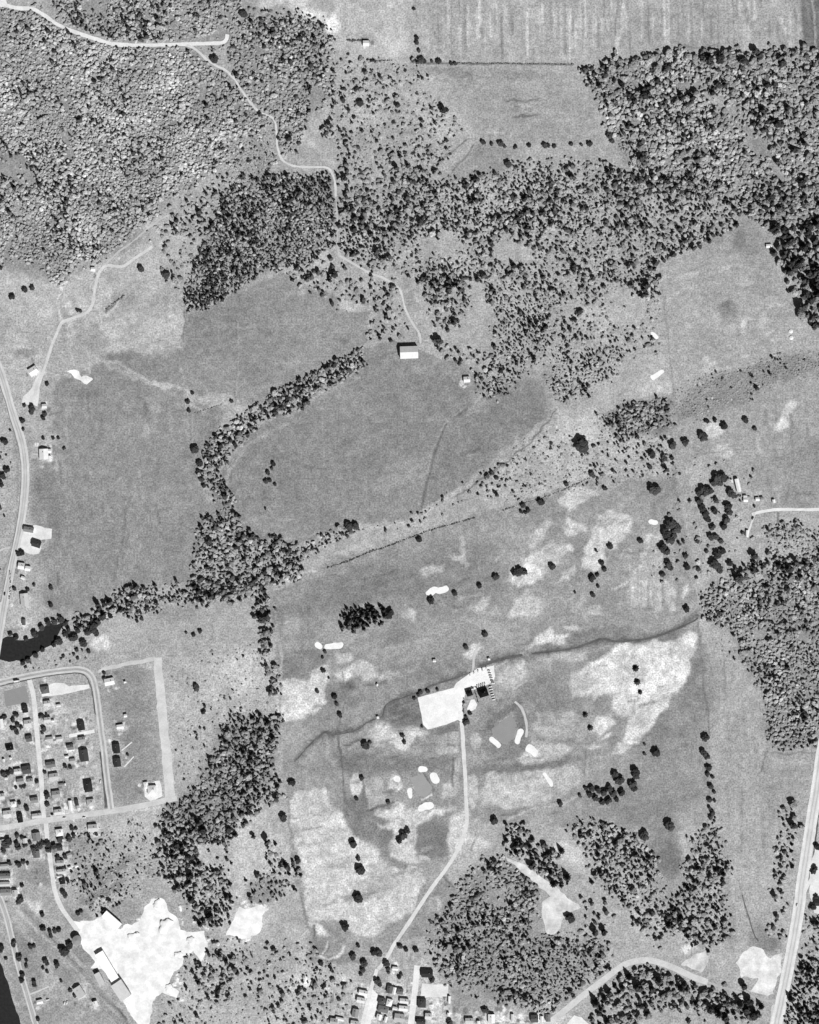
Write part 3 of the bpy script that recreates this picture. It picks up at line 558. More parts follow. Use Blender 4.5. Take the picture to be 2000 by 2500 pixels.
for s, wd, t in [('1105,0 1100,80 1104,150', 2, .60), ('1325,0 1322,155', 3, .58), ('1510,0 1503,60 1502,150', 4, .55), ('1525,10 1520,60 1506,100 1504,140', 10, .86), ('1985,0 1993,130', 3, .74),
    ('1000,153 1400,157', 3, .40), ('1270,20 1320,60', 3, .76), ('1030,25 1035,130', 4, .80), ('1045,60 1047,130', 2, .78), ('1655,105 1665,112 1690,117 1720,115 1750,108', 3, .52),
    ('1680,20 1672,60', 4, .5), ('1697,30 1695,45', 5, .45), ('1720,5 1717,35', 3, .55), ('1752,10 1755,110', 2, .6), ('1790,0 1795,120', 3, .58), ('1655,40 1657,105', 3, .6), ('1860,30 1858,0', 4, .55), ('1940,10 1945,60', 3, .58),
    ('1060,405 1110,365 1140,340', 3, .45), ('1105,420 1140,380 1155,355', 3, .5), ('1610,640 1625,760 1640,900 1650,1060', 3, .60), ('1640,980 1645,1180', 2, .6),
    ('460,1150 450,960 460,970', 2, .66), ('575,780 580,830 582,900 573,960 575,990', 5, .56), ('580,780 584,900 576,965', 2, .68), ('500,985 525,975 560,985 580,995 578,1020', 4, .72),
    ('320,1210 307,1250 303,1300 298,1330 285,1370 278,1420', 5, .52), ('315,1300 300,1360', 6, .55), ('470,1110 470,1010', 2, .7),
    ('1030,1240 1045,1170 1060,1110 1080,1050 1100,1020 1140,1000', 4, .45), ('1022,1240 1038,1165 1058,1090 1085,1035 1125,1000', 3, .66), ('1100,1135 1060,1130 1080,1125', 3, .55),
    ('835,1640 845,1700 830,1760 825,1810 835,1870 840,1920', 2, .52), ('826,1800 835,1870 840,1930 848,1990', 4, .46), ('797,1790 800,1850', 4, .74), ('845,1820 880,1805', 6, .5), ('850,1830 880,1812', 5, .75),
    ('900,1980 960,1960', 5, .45), ('1000,1880 1060,1850', 3, .5), ('1030,1955 1055,1940', 3, .92), ('1035,1890 1060,1930', 5, .48), ('1108,1850 1104,1920', 4, .45),
    ('1240,2000 1300,1975 1380,1960 1430,1935', 4, .76), ('1430,1835 1428,1900', 2, .52), ('1436,1850 1436,1890', 2, .7), ('1705,1520 1712,1610 1720,1680 1728,1740 1732,1790', 3, .50), ('1768,1600 1770,1690', 2, .55), ('1873,1835 1860,1880 1850,1890', 3, .45),
    ('1845,1250 1900,1250 1896,1290', 2, .55), ('1900,1255 1895,1300 1900,1270', 3, .48), ('1930,1010 1935,1130 1920,1230', 3, .56), ('1945,1205 1990,1207', 3, .52),
    ('1555,1340 1557,1480', 2, .64), ('1585,1400 1583,1480', 2, .64), ('1620,1330 1618,1480', 3, .6), ('1530,1340 1520,1365 1520,1385', 5, .66), ('1548,1340 1552,1370', 4, .66), ('1588,1340 1582,1370 1590,1400', 4, .64),
    ('1200,1640 1260,1600 1300,1575', 3, .8), ('1250,1685 1290,1660', 3, .8), ('1080,2134 1095,2155 1110,2168', 3, .40), ('1150,2075 1160,2050', 3, .55),
    ('0,1425 30,1330 45,1240', 2, .62), ('0,930 20,1000 38,1080 45,1150 42,1230', 2, .60), ('120,1010 160,1004', 3, .55), ('160,1000 165,1070', 2, .74), ('20,650 20,730 30,770', 3, .76), ('0,640 20,720', 3, .74), ('258,760 290,735 303,720', 4, .45), ('240,740 250,790', 3, .8), ('265,710 272,740', 3, .8), ('215,860 220,910', 3, .8),
    ('390,1970 260,1990', 4, .76), ('390,1600 500,1582', 4, .73), ('0,1540 60,1535', 2, .6), ('5,1515 12,1500 5,1545', 6, .5), ('420,1450 300,1480', 0.5, .6),
    ('175,2350 260,2440 300,2490 340,2530', 8, .50), ('230,2412 260,2440 290,2465 310,2490', 4, .35), ('60,2215 100,2265 170,2345 240,2420 300,2500', 20, .63), ('150,2295 200,2360', 8, .74), ('200,2165 240,2190', 3, .45),
    ('1100,1262 1180,1240', 4, .70), ('990,1275 940,1290 910,1285', 5, .74), ('420,420 400,450 380,475 360,500', 4, .74), ('500,215 495,240', 6, .74), ('240,0 242,40', 3, .74),
    ('1010,2300 1000,2350', 4, .6), ('768,2260 766,2290', 5, .45), ('825,2345 850,2330 870,2315', 8, .55), ('820,2340 835,2328 840,2310', 5, .88), ('1812,2185 1835,2260', 4, .5), ('1805,2150 1812,2190', 3, .56)]:
    stroke(s, wd, t, 3, .8)
for s, wd, t in [('150,785 140,740 150,700 160,690', 4, .86), ('150,790 175,780 165,830', 4, .84), ('178,790 185,840 187,850', 4, .8), ('232,770 250,800 262,815', 3, .82), ('225,745 260,770 300,720', 3, .8), ('255,650 250,610', 4, .8),
    ('262,655 300,620 350,570', 3, .82), ('160,835 200,845 212,860', 4, .74), ('100,910 150,915 175,920', 4, .82), ('40,640 130,640 170,655', 3, .76), ('60,650 110,640 140,650', 2, .55), ('240,880 300,890 360,930 420,940 470,960', 6, .74),
    ('455,985 500,1000 520,985 560,985 578,1000', 5, .76), ('455,985 462,1100', 3, .7), ('440,880 452,960', 2, .66), ('450,760 446,830', 3, .5), ('905,768 903,830', 3, .7), ('700,990 640,1030 590,1075', 6, .68), ('905,840 830,930 750,985', 5, .68),
    ('700,1030 600,1090 555,1160 560,1240', 6, .68), ('210,1510 130,1520 60,1530', 4, .7), ('640,1420 700,1425 740,1400', 8, .8), ('720,1405 770,1390', 4, .8), ('1080,1265 1180,1240 1250,1212', 5, .74), ('1000,1280 900,1290', 7, .76),
    ('1250,905 1180,960 1150,1000', 5, .68), ('1345,1010 1270,1080 1200,1140 1120,1195 1040,1245', 7, .72), ('1360,1000 1290,1085 1210,1150 1110,1215', 2, .45), ('650,1455 750,1420 850,1400', 3, .54),
    ('690,1800 686,1700 690,1600 670,1480', 4, .7), ('700,1930 712,2060 735,2180 760,2290', 5, .62), ('735,2180 745,2240', 5, .55), ('1730,1990 1745,2100 1775,2240', 3, .72), ('1780,2000 1800,2140', 3, .72), ('1800,1900 1795,2010', 3, .72), ('1815,1920 1810,2080', 3, .6),
    ('1870,1840 1990,1836', 3, .55), ('1865,1860 1990,1858', 2, .74), ('1862,1880 1985,1880', 2, .62), ('1860,1900 1980,1900', 2, .73), ('1650,1070 1648,1200', 3, .6), ('1850,1010 1990,960', 3, .7), ('1700,1110 1850,1090', 3, .6),
    ('280,2255 330,2300', 3, .7), ('40,2216 120,2300 200,2385 290,2480', 3, .74), ('56,2216 140,2305 215,2385', 2, .52), ('140,2395 120,2420', 4, .8), ('0,2330 20,2390 60,2480', 8, .66), ('770,2330 800,2345 830,2335', 3, .9), ('800,2300 790,2330', 4, .86)]:
    stroke(s, wd, t, 3, .85, .6)
for k in range(230):                                    # harvest lines in the big field at the top
    x = 1000 + RNG.random() * 960; y0 = -20 + RNG.random() * 80; L = 30 + RNG.random() * 90
    if y0 + L > 142: L = 142 - y0
    stroke('%f,%f %f,%f' % (x, y0, x + L * .02, y0 + L), 1.5 + RNG.random() * 3, .70 + RNG.normal() * .085, 4, .7, 0)
for k in range(40):
    x = 915 + RNG.random() * 480; y = 160 + RNG.random() * 180
    stroke('%f,%f %f,%f' % (x, y, x + 90, y + 3), 2 + RNG.random() * 3, .67 + RNG.normal() * .04, 4, .5, 0)
for k in range(60):                                     # mowing lines in the long eastern field
    x = 1760 + RNG.random() * 140; y = 1680 + RNG.random() * 480
    stroke('%f,%f %f,%f' % (x, y, x + 6, y + 110), 2 + RNG.random() * 3, .66 + RNG.normal() * .03, 4, .5, 0)
for poly, ang, n_, t_ in [('545,1330 512,1190 640,1030 900,850 1130,890 1150,990 1260,908 1345,1010 1100,1200 860,1280 700,1335', -8, 240, .585), ('450,770 690,665 905,762 820,900 690,975 560,960 440,850', -6, 110, .60), ('132,935 250,885 560,995 480,1180 480,1360 290,1440 112,1480 80,1120', 86, 160, .605),
        ('1612,632 1862,525 1990,805 2040,860 1700,960 1640,840', -10, 120, .685), ('1650,1050 2040,915 2040,1240 1850,1240', 84, 120, .665), ('650,1440 1160,1275 1450,1165 1650,1170 1730,2005 1240,2012 960,2330 770,2330 690,1900', -12, 260, .6), ('1000,0 1990,0 1990,135 1000,148', 88, 120, .7)]:
    pl = P(poly); xs = [q[0] for q in pl]; ys = [q[1] for q in pl]           # mowing swaths, animal tracks and damp streaks
    for k in range(n_):
        x, y = RNG.uniform(min(xs), max(xs)), RNG.uniform(min(ys), max(ys)); L = RNG.uniform(12, 60); a = math.radians(ang + RNG.normal() * 7)
        x2, y2 = x + L * math.cos(a), y + L * math.sin(a)
        if inside(pl, np.array([x, x2]), np.array([y, y2])).all(): stroke('%f,%f %f,%f' % (x, y, x2, y2), RNG.uniform(1.5, 7), t_ + RNG.normal() * .075, 5, .5, .5)
rg = np.random.default_rng(5)
for h in HOUSES:                                        # trodden yards, beds and drives round every house
    x, y, a = h[0], h[1], max(h[2], h[3])
    blob(x, y, a * .85, a * .75, 0, rg.uniform(.74, .9), .7, .5)
    for k in range(4):
        an = rg.uniform(0, 6.28); d = a * rg.uniform(.7, 1.3)
        blob(x + d * math.cos(an), y + d * math.sin(an), rg.uniform(2.5, 9), rg.uniform(2.5, 6), rg.choice([8, 98]) - 14, rg.choice([.48, .56, .74, .86, .92]), .85, .4, .3)
for k in range(190):                                    # small beds, paths and rubble across the estate
    x = rg.uniform(0, 232); y = rg.uniform(1735, 2000)
    if rg.random() < .35: x = rg.uniform(0, 190); y = rg.uniform(2030, 2180)
    blob(x, y, rg.uniform(2, 9), rg.uniform(2, 4), rg.choice([-9, 81]), rg.choice([.46, .54, .58, .78, .88, .93]), .8, .4, .3)
for k in range(60):
    x = rg.uniform(790, 1080); y = rg.uniform(2390, 2500)
    blob(x, y, rg.uniform(3, 12), rg.uniform(2, 5), rg.choice([10, 100]), rg.choice([.5, .6, .8, .9, .95]), .8, .4, .3)
for k in range(40):
    x = rg.uniform(1100, 1350); y = rg.uniform(2462, 2500)
    blob(x, y, rg.uniform(3, 8), rg.uniform(2, 10), 0, rg.choice([.5, .6, .8, .92, .95]), .8, .4, .3)
for nm_, lb_, wd_, s_ in STREAMS: 
    if nm_ == 'creek': stroke(s_, wd_ + 14, .53, 10, .75, 1.2); stroke(s_, wd_ + 3, .44, 5, .8, .6)
for k in range(90):                                     # spilled stone round the quarry and the white clearing
    x, y = rg.choice([0, 1]) * 0 + rg.uniform(300, 515), rg.uniform(2185, 2460)
    d = seg_dist(P('252,2238 288,2268 306,2258 345,2245 355,2212 390,2192 412,2226 440,2268 500,2275 506,2312 490,2348 455,2330 424,2372 416,2400 435,2420 400,2424 372,2450 364,2505'), np.array([x]), np.array([y]))[0]
    if d < 22: blob(x, y, rg.uniform(3, 9), rg.uniform(2.5, 7), rg.uniform(0, 90), rg.uniform(.86, 1.0), .95, .4)
for k in range(26):
    x, y = rg.uniform(540, 665), rg.uniform(2200, 2300)
    if seg_dist(P('582,2214 640,2207 650,2220 643,2260 612,2287 550,2284 570,2240'), np.array([x]), np.array([y]), True)[0] < 12: blob(x, y, rg.uniform(4, 10), rg.uniform(3, 8), rg.uniform(0, 90), rg.uniform(.84, .98), .95, .4)
gm = inside(GOLF, GX, GY)
T = T + gm * (.05 * np.clip(fbm(GX + .6 * GY, GY * 2.2, 70, 401, 3), -1, 1) + .03 * fbm(GX, GY, 22, 402, 2))
T = T + np.clip(T - .64, 0, .3) * (.55 * fbm(GX, GY, 46, 301, 3) + .4 * fbm(GX, GY, 9, 302, 2))
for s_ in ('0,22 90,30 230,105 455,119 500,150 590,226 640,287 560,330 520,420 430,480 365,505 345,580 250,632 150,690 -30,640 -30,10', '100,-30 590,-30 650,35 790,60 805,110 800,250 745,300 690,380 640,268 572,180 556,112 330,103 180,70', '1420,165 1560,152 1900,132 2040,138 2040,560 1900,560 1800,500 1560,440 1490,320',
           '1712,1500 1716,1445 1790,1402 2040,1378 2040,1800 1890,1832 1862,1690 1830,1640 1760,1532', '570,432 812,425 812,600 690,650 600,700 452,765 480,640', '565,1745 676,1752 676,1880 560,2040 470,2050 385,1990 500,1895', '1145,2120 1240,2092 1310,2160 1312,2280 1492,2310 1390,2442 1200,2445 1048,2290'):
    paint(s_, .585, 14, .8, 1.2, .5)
T = T + .03 * n_lo + .04 * n_mid + .05 * n_hi
T = np.clip(T, .15, 1)
nx, ny = len(gx), len(gy)
idx = np.arange(nx * ny).reshape(ny, nx)
F = np.stack([idx[1:, :-1], idx[1:, 1:], idx[:-1, 1:], idx[:-1, :-1]], -1).reshape(-1, 4)
V = np.stack([X(GX).ravel(), Y(GY).ravel(), np.zeros(nx * ny)], -1)
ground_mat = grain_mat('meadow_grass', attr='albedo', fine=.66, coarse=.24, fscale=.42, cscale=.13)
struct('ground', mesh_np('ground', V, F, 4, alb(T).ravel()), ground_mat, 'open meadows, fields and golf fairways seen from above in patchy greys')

# ------------------------------------------------------------------ ribbons and sheets lying on it
ZS = {'sheet': [.02, 0, 7], 'road': [.07, 0, 7], 'shoulder': [.12, 0, 2], 'paved': [.14, 0, 2]}
def nextz(layer):
    b = ZS[layer]; b[1] = (b[1] + 1) % b[2]; return b[0] + .006 * b[1]
def resample(pts, step):
    # Catmull-Rom through the points, then even steps
    p = [np.array(q, float) for q in pts]; p = [2 * p[0] - p[1]] + p + [2 * p[-1] - p[-2]]; out = []
    for i in range(1, len(p) - 2):
        m = max(2, int(np.hypot(*(p[i + 1] - p[i])) / step))
        for k in range(m):
            t = k / m
            out.append(.5 * ((2 * p[i]) + (-p[i - 1] + p[i + 1]) * t + (2 * p[i - 1] - 5 * p[i] + 4 * p[i + 1] - p[i + 2]) * t * t + (-p[i - 1] + 3 * p[i] - 3 * p[i + 1] + p[i + 2]) * t ** 3))
    out.append(p[-2]); return np.array(out)
def ribbon(name, pts, width, mat, label, rag=0.0, z=None, off=0.0, over=3.0, layer='road'):
    c = resample(pts, 4.0); d = np.gradient(c, axis=0); d /= np.maximum(np.hypot(d[:, 0], d[:, 1]), 1e-6)[:, None]
    nrm = np.stack([-d[:, 1], d[:, 0]], -1); z = nextz(layer) if z is None else z
    rag = rag * 1.5; r1 = rag * 1.1 * fbm(c[:, 0], c[:, 1], 14, 31, 2); r2 = rag * 1.1 * fbm(c[:, 0], c[:, 1], 14, 47, 2)
    a = c + nrm * (off + width / 2 + r1)[:, None]; b = c + nrm * (off - width / 2 + r2)[:, None]
    V = [(X(p[0]), Y(p[1]), z) for p in a] + [(X(p[0]), Y(p[1]), z) for p in b]; n = len(c)
    Fc = [(i, i + 1, n + i + 1, n + i) for i in range(n - 1)]
    me = mesh_py(name, V, Fc)
    if me.polygons and me.polygons[0].normal.z < 0: me.flip_normals()
    if over: OVER.append(('line', [tuple(q) for q in c[::3]] + [tuple(c[-1])], width / 2 + over))
    return struct(name, me, mat, label)
def sheet(name, pts, mat, label, rag=0.0, z=None, over=4.0, dense=5.0):
    q = []
    for i in range(len(pts)):
        a = np.array(pts[i]); b = np.array(pts[(i + 1) % len(pts)]); m = max(1, int(np.hypot(*(b - a)) / dense))
        q += [a + (b - a) * k / m for k in range(m)]
    q = np.array(q)
    if rag: q = q + np.stack([rag * fbm(q[:, 0], q[:, 1], 16, 61, 2), rag * fbm(q[:, 0], q[:, 1], 16, 71, 2)], -1) * 1.6
    z = nextz('sheet') if z is None else z
    me = mesh_py(name, [(X(p[0]), Y(p[1]), z) for p in q], [tuple(range(len(q)))])
    if me.polygons[0].normal.z < 0: me.flip_normals()
    if over is not None: OVER.append(('poly', [tuple(p) for p in pts], over))
    return struct(name, me, mat, label)
def capsule(x1, y1, x2, y2, wd):
    a = math.atan2(y2 - y1, x2 - x1); k0 = .82 + ((x1 * 7 + y2 * 3) % 5) / 12; r = wd / 2 * k0
    return [(x1 + r * math.cos(a + math.pi / 2 + math.pi * k / 8), y1 + r * math.sin(a + math.pi / 2 + math.pi * k / 8)) for k in range(9)] + \
           [(x2 + r * math.cos(a - math.pi / 2 + math.pi * k / 8), y2 + r * math.sin(a - math.pi / 2 + math.pi * k / 8)) for k in range(9)]

water_m, wn, wb = nodes_mat('dark_water')
wb.inputs['Roughness'].default_value = .25; wb.inputs['Specular IOR Level'].default_value = .4
wv = math_n(wn, 'MULTIPLY', rng(wn, noise(wn, .25, 4, .7), .6, 1.4), .018); wn.links.new(wv, wb.inputs['Base Color'])
for nm, lb, rag, s in WATER: sheet(nm, P(s), water_m, lb, rag, over=0)
ditch_m = grain_mat('wet_ditch', .085, fine=.4, coarse=.3, fscale=.5, cscale=.1)
for nm, lb, wd, s in STREAMS: ribbon(nm, P(s), wd, ditch_m, lb, 1.0, over=1, z=.012)
sand_m = grain_mat('white_sand', .62, fine=.12, coarse=.12, fscale=.6, cscale=.1)
quarry_m = grain_mat('quarry_stone', .60, fine=.12, coarse=.26, fscale=.4, cscale=.07)
for nm, lb, t, rag, s in SHEETS:
    if nm in ('quarry_floor', 'sand_clearing'): m = quarry_m
    elif nm in ('sand_pit', 'gravel_patch', 'bare_path'): m = tone_mat('sandy_earth', t, fine=.2, coarse=.34, fscale=.4, cscale=.07)
    elif nm in ('tee', 'putting_green', 'ploughed_plot'): m = tone_mat('mown_turf', t, fine=.14, coarse=.06, fscale=.8, cscale=.1)
    else: m = tone_mat('gravel', t, fine=.16, coarse=.16, fscale=.45, cscale=.07)
    sheet(nm, P(s), m, lb, rag, over=None if nm in ('tee', 'putting_green', 'ploughed_plot', 'yard', 'lawn_terrace') else 3)
for x1, y1, x2, y2, wd, lb in BUNKERS:
    if lb: sheet('sand_bunker', capsule(x1, y1, x2, y2, wd), sand_m, lb, 1.9, over=2, dense=3)
for nm, lb, wd, t, rag, s in ROADS:
    ribbon(nm, P(s), wd, tone_mat('gravel', t, fine=.16, coarse=.16, fscale=.45, cscale=.07), lb, rag, over=1.5 if 'track' in nm else 3)
for lb, w1, w2, t1, t2, s in HIGHWAYS:
    ribbon('road_shoulder', P(s), w1, tone_mat('gravel', t1, fine=.16, coarse=.16, fscale=.45, cscale=.07), 'gravel shoulders of the ' + lb.split(' running')[0].split(' along')[0].split(' in the')[0].split(' bending')[0], .5, layer='shoulder')
    ribbon('highway', P(s), w2, tone_mat('asphalt', t2, fine=.12, coarse=.14, fscale=.5, cscale=.06), lb, .2, over=0, layer='paved')
    for sd in (-1, 1): ribbon('wheel_track', P(s), w2 * .16, tone_mat('asphalt', t2 - .09, fine=.12, coarse=.14, fscale=.5, cscale=.06), ('left' if sd < 0 else 'right') + ' worn wheel track of the ' + lb.split(' running')[0].split(' along')[0].split(' in the')[0].split(' bending')[0], .5, off=sd * w2 * .27, over=0, z=.153)
ribbon('verge', P('-6,930 12,975 24,1020 38,1065 48,1110 52,1150 50,1200 44,1260 33,1320 22,1370 12,1420 2,1470'), 2, tone_mat('mown_turf', .55, fine=.14, coarse=.06, fscale=.8, cscale=.1), 'thin dark grass verge on the west side of the western highway', .4, over=0, layer='paved')

# ------------------------------------------------------------------ buildings
wall_m = grain_mat('painted_wall', .5, fine=.05, coarse=.1, rand=.2)
dark_wall_m = grain_mat('weathered_wall', .25, fine=.08, coarse=.1)
chim_m = grain_mat('brick_chimney', .2, fine=.1, coarse=.1)
glass_m = grain_mat('window_glass', .04, fine=.1, coarse=.1, rough=.2, spec=.4)
door_m = grain_mat('painted_door', .15, fine=.1, coarse=.1)
def box(x0, x1, y0, y1, z0, z1, bottom=True):
    V = [(x0, y0, z0), (x1, y0, z0), (x1, y1, z0), (x0, y1, z0), (x0, y0, z1), (x1, y0, z1), (x1, y1, z1), (x0, y1, z1)]
    Fc = [(4, 5, 6, 7), (0, 1, 5, 4), (1, 2, 6, 5), (2, 3, 7, 6), (3, 0, 4, 7)]
    if bottom: Fc.append((3, 2, 1, 0))
    return V, Fc
def roof_mat(t): 
    key = ('roof', round(t, 2))
    if key not in _mats:
        m, n, b = nodes_mat('roof_covering_%d' % round(t * 100))
        tc = n.nodes.new('ShaderNodeTexCoord')
        v = math_n(n, 'MULTIPLY', rng(n, noise(n, 1.1, 4, .7, tc.outputs['Object']), .86, 1.14), rng(n, noise(n, .25, 3, .6, tc.outputs['Object']), .9, 1.1))
        v = math_n(n, 'MULTIPLY', v, float(alb(t)) * .92); n.links.new(v, b.inputs['Base Color']); b.inputs['Roughness'].default_value = .9
        _mats[key] = m
    return _mats[key]
def house(px, py, wp, hp, rot, tone, label, name='house', cat='house', eave=2.9, pitch=.26, kind='gable', chimney=True, parts=True, group=None):
    """px,py centre; wp,hp size in photograph pixels; rot degrees anticlockwise on the map"""
    t = thing(name, label, cat, (X(px), Y(py), 0.0), math.radians(rot), group)
    L, B = wp * S, hp * S
    swap = B > L                                    # ridge runs along the longer side
    a, b = (B, L) if swap else (L, B)
    R = lambda v: (-v[1], v[0], v[2]) if swap else v
    wa, wbb = a / 2 - .35, b / 2 - .35
    ridge = eave + b / 2 * pitch if kind == 'gable' else eave + .5
    V, Fc = box(-wa, wa, -wbb, wbb, 0, eave, False); Fc = Fc[1:]
    if kind == 'gable':
        V += [(-wa, 0, ridge - .12), (wa, 0, ridge - .12)]; Fc += [(4, 8, 7), (5, 6, 9)]
    obj('wall', mesh_py('wall', [R(v) for v in V], Fc), wall_m if tone > .3 else dark_wall_m, t)
    th = .16
    if kind == 'gable':
        e = eave - .12
        V = [(-a / 2, -b / 2, e), (a / 2, -b / 2, e), (a / 2, 0, ridge), (-a / 2, 0, ridge), (a / 2, b / 2, e), (-a / 2, b / 2, e)]
        V += [(x, y, z + th) for x, y, z in V]
        Fc = [(6, 7, 8, 9), (9, 8, 10, 11), (3, 2, 1, 0), (5, 4, 2, 3), (0, 1, 7, 6), (4, 5, 11, 10), (1, 2, 8, 7), (2, 4, 10, 8), (3, 0, 6, 9), (5, 3, 9, 11)]
    elif kind == 'hip':
        k = min(b / 2, a / 2 - .3); ridge = eave + b / 2 * pitch; e = eave - .1
        V = [(-a / 2, -b / 2, e), (a / 2, -b / 2, e), (a / 2, b / 2, e), (-a / 2, b / 2, e), (-a / 2 + k, 0, ridge), (a / 2 - k, 0, ridge)]
        Fc = [(0, 1, 5, 4), (1, 2, 5), (2, 3, 4, 5), (3, 0, 4), (3, 2, 1, 0)]
    else:
        V, Fc = box(-a / 2, a / 2, -b / 2, b / 2, eave, eave + .35)
    rf = obj('roof', mesh_py('roof', [R(v) for v in V], Fc), roof_mat(tone), t)
    if chimney and kind != 'flat':
        V, Fc = box(a * .18 - .4, a * .18 + .4, .5, 1.2, eave, ridge + 1.0)
        obj('chimney', mesh_py('chimney', [R(v) for v in V], Fc), chim_m, rf)
    if parts and min(wp, hp) > 9:
        for sx in (-.3, .3):
            V, Fc = box(a * sx - .6, a * sx + .6, -wbb - .05, -wbb, .9, 2.1); obj('window', mesh_py('window', [R(v) for v in V], Fc), glass_m, t)
        V, Fc = box(-.5, .5, -wbb - .06, -wbb, 0, 2.05); obj('door', mesh_py('door', [R(v) for v in V], Fc), door_m, t)
    OVER.append(('pt', (px, py), max(wp, hp) * .62))
    return t
for h in HOUSES:
    k = 'hip' if ('hipped' in h[6] or 'square' in h[6]) else 'gable'
    small = min(h[2], h[3]) < 12
    sh = any(q in h[6] for q in ('shed', 'outbuilding', 'annex', 'building'))
    house(*h, name='shed' if sh else 'house', cat='shed' if sh else 'house', kind=k, eave=2.5 if small else 3.1, chimney=not sh and not small)
# barns and larger works
house(999, 861, 44, 30, 2, .93, 'large gabled barn with a pale roof at the end of the forest track', 'barn', 'barn', eave=5.5, pitch=.34, chimney=False)
house(1801, 1185, 10, 33, 13, .99, 'long slim white barn beside the farm trees', 'barn', 'barn', eave=3.5, chimney=False)
for a in [(1820, 1221, 11, 9, 2, .99, 'white farm shed below the long barn'), (1819, 1212, 9, 6, 2, .9, 'small pale lean to north of the white farm shed'),
          (1849, 1219, 10, 9, 2, .99, 'middle white farm shed in a row of three'), (1860, 1217, 8, 8, 10, .6, 'grey farm shed next to the middle white one'),
          (1889, 1224, 7, 9, 8, .99, 'easternmost white farm shed'), (1786, 1175, 6, 8, 10, .95, 'tiny white shed left of the long barn'),
          (1824, 1303, 7, 17, -3, .99, 'long white trailer shed south of the farm drive'), (1877, 601, 14, 9, 2, .99, 'white shed against the dark wood on the right'),
          (144, 1722, 11, 7, 8, .92, 'pale garage behind a house near the street top'), (16, 1900, 8, 6, 8, .93, 'tiny white shed below a row of dark trees in the west block'),
          (10, 1856, 6, 7, 8, .96, 'tiny white hut in the west block'), (27, 1851, 6, 6, 20, .95, 'second tiny white hut in the west block, under a house shadow'),
          (130, 1760, 7, 6, 8, .98, 'bright white hut among middle block garden clutter'), (164, 1847, 10, 5, 8, .97, 'low white hut above a pale house in the middle block'),
          (151, 1915, 12, 7, 8, .6, 'grey hut behind the broad pale house'), (160, 1915, 4, 6, 0, .98, 'thin white hut beside the grey hut'),
          (306, 1665, 6, 5, 20, .99, 'tiny white hut right of the white house in the estate field'), (307, 1747, 8, 8, 10, .97, 'small round looking white hut in the estate field'),
          (171, 2118, 8, 6, 20, .98, 'left of two white huts behind the quarry lane houses'), (188, 2114, 8, 7, 20, .99, 'right of two white huts behind the quarry lane houses'),
          (147, 2140, 12, 6, 4, .98, 'white flat hut above the black roofed house'), (57, 1411, 10, 8, -20, .93, 'small white hut south of the white highway house'), (1194, 1609, 6, 6, 0, .99, 'tiny white pump hut on the creek bank'), (1061, 1613, 8, 7, 0, .94, 'small pale hut north west of the car park'), (921, 1672, 4, 6, -20, .99, 'tiny white shelter in the golf meadow'),
          (923, 1751, 6, 6, 0, .98, 'tiny white hut where the creek bends')]:
    house(*a, name='shed', cat='shed', eave=2.4, chimney=False, parts=False)
house(1180, 1691, 23, 20, 17, .13, 'dark roofed clubhouse at the corner of the white car park', 'clubhouse', 'clubhouse', eave=4.2, kind='hip', pitch=.5)
house(1146, 1692, 15, 14, 17, .16, 'low dark wing building west of the clubhouse', 'pavilion', 'pavilion', eave=3.6, kind='hip', pitch=.5, chimney=False)
house(274, 2245, 50, 19, -41, 1.1, 'white warehouse standing at the north edge of the quarry', 'warehouse', 'warehouse', eave=4.5, pitch=.1, chimney=False)
house(266, 2364, 22, 92, 31, 1.1, 'very long white warehouse in the middle of the quarry', 'warehouse', 'warehouse', eave=4.0, pitch=.08, chimney=False)
house(244, 2388, 15, 31, 28, .85, 'small grey white warehouse at the west side of the quarry', 'warehouse', 'warehouse', eave=4.5, pitch=.1, chimney=False)
house(297, 2416, 30, 46, 34, .9, 'grey white warehouse at the south end of the quarry', 'warehouse', 'warehouse', eave=6.5, pitch=.1, chimney=False)
# round tanks
def tank(px, py, rp, h, t, label):
    o = thing('storage_tank', label, 'tank', (X(px), Y(py), 0)); r = rp * S; n = 24
    ring = [(math.cos(2 * math.pi * k / n), math.sin(2 * math.pi * k / n)) for k in range(n)]
    V = [(r * c, r * s, 0) for c, s in ring] + [(r * c, r * s, h) for c, s in ring]
    obj('shell', mesh_py('shell', V, [(k, (k + 1) % n, n + (k + 1) % n, n + k) for k in range(n)]), wall_m, o)
    V = [(r * 1.03 * c, r * 1.03 * s, h) for c, s in ring] + [(0, 0, h + r * .22)]
    obj('roof', mesh_py('roof', V, [(k, (k + 1) % n, n) for k in range(n)]), roof_mat(t), o)
    OVER.append(('pt', (px, py), rp + 3))
tank(1931, 809, 5, .8, .99, 'upper of two small round white tanks in the right field')
tank(1932, 825, 5, .8, .99, 'lower of two small round white tanks in the right field')
tank(189, 2294, 11, 6, .62, 'round grey tank with a black shadow on the quarry edge')

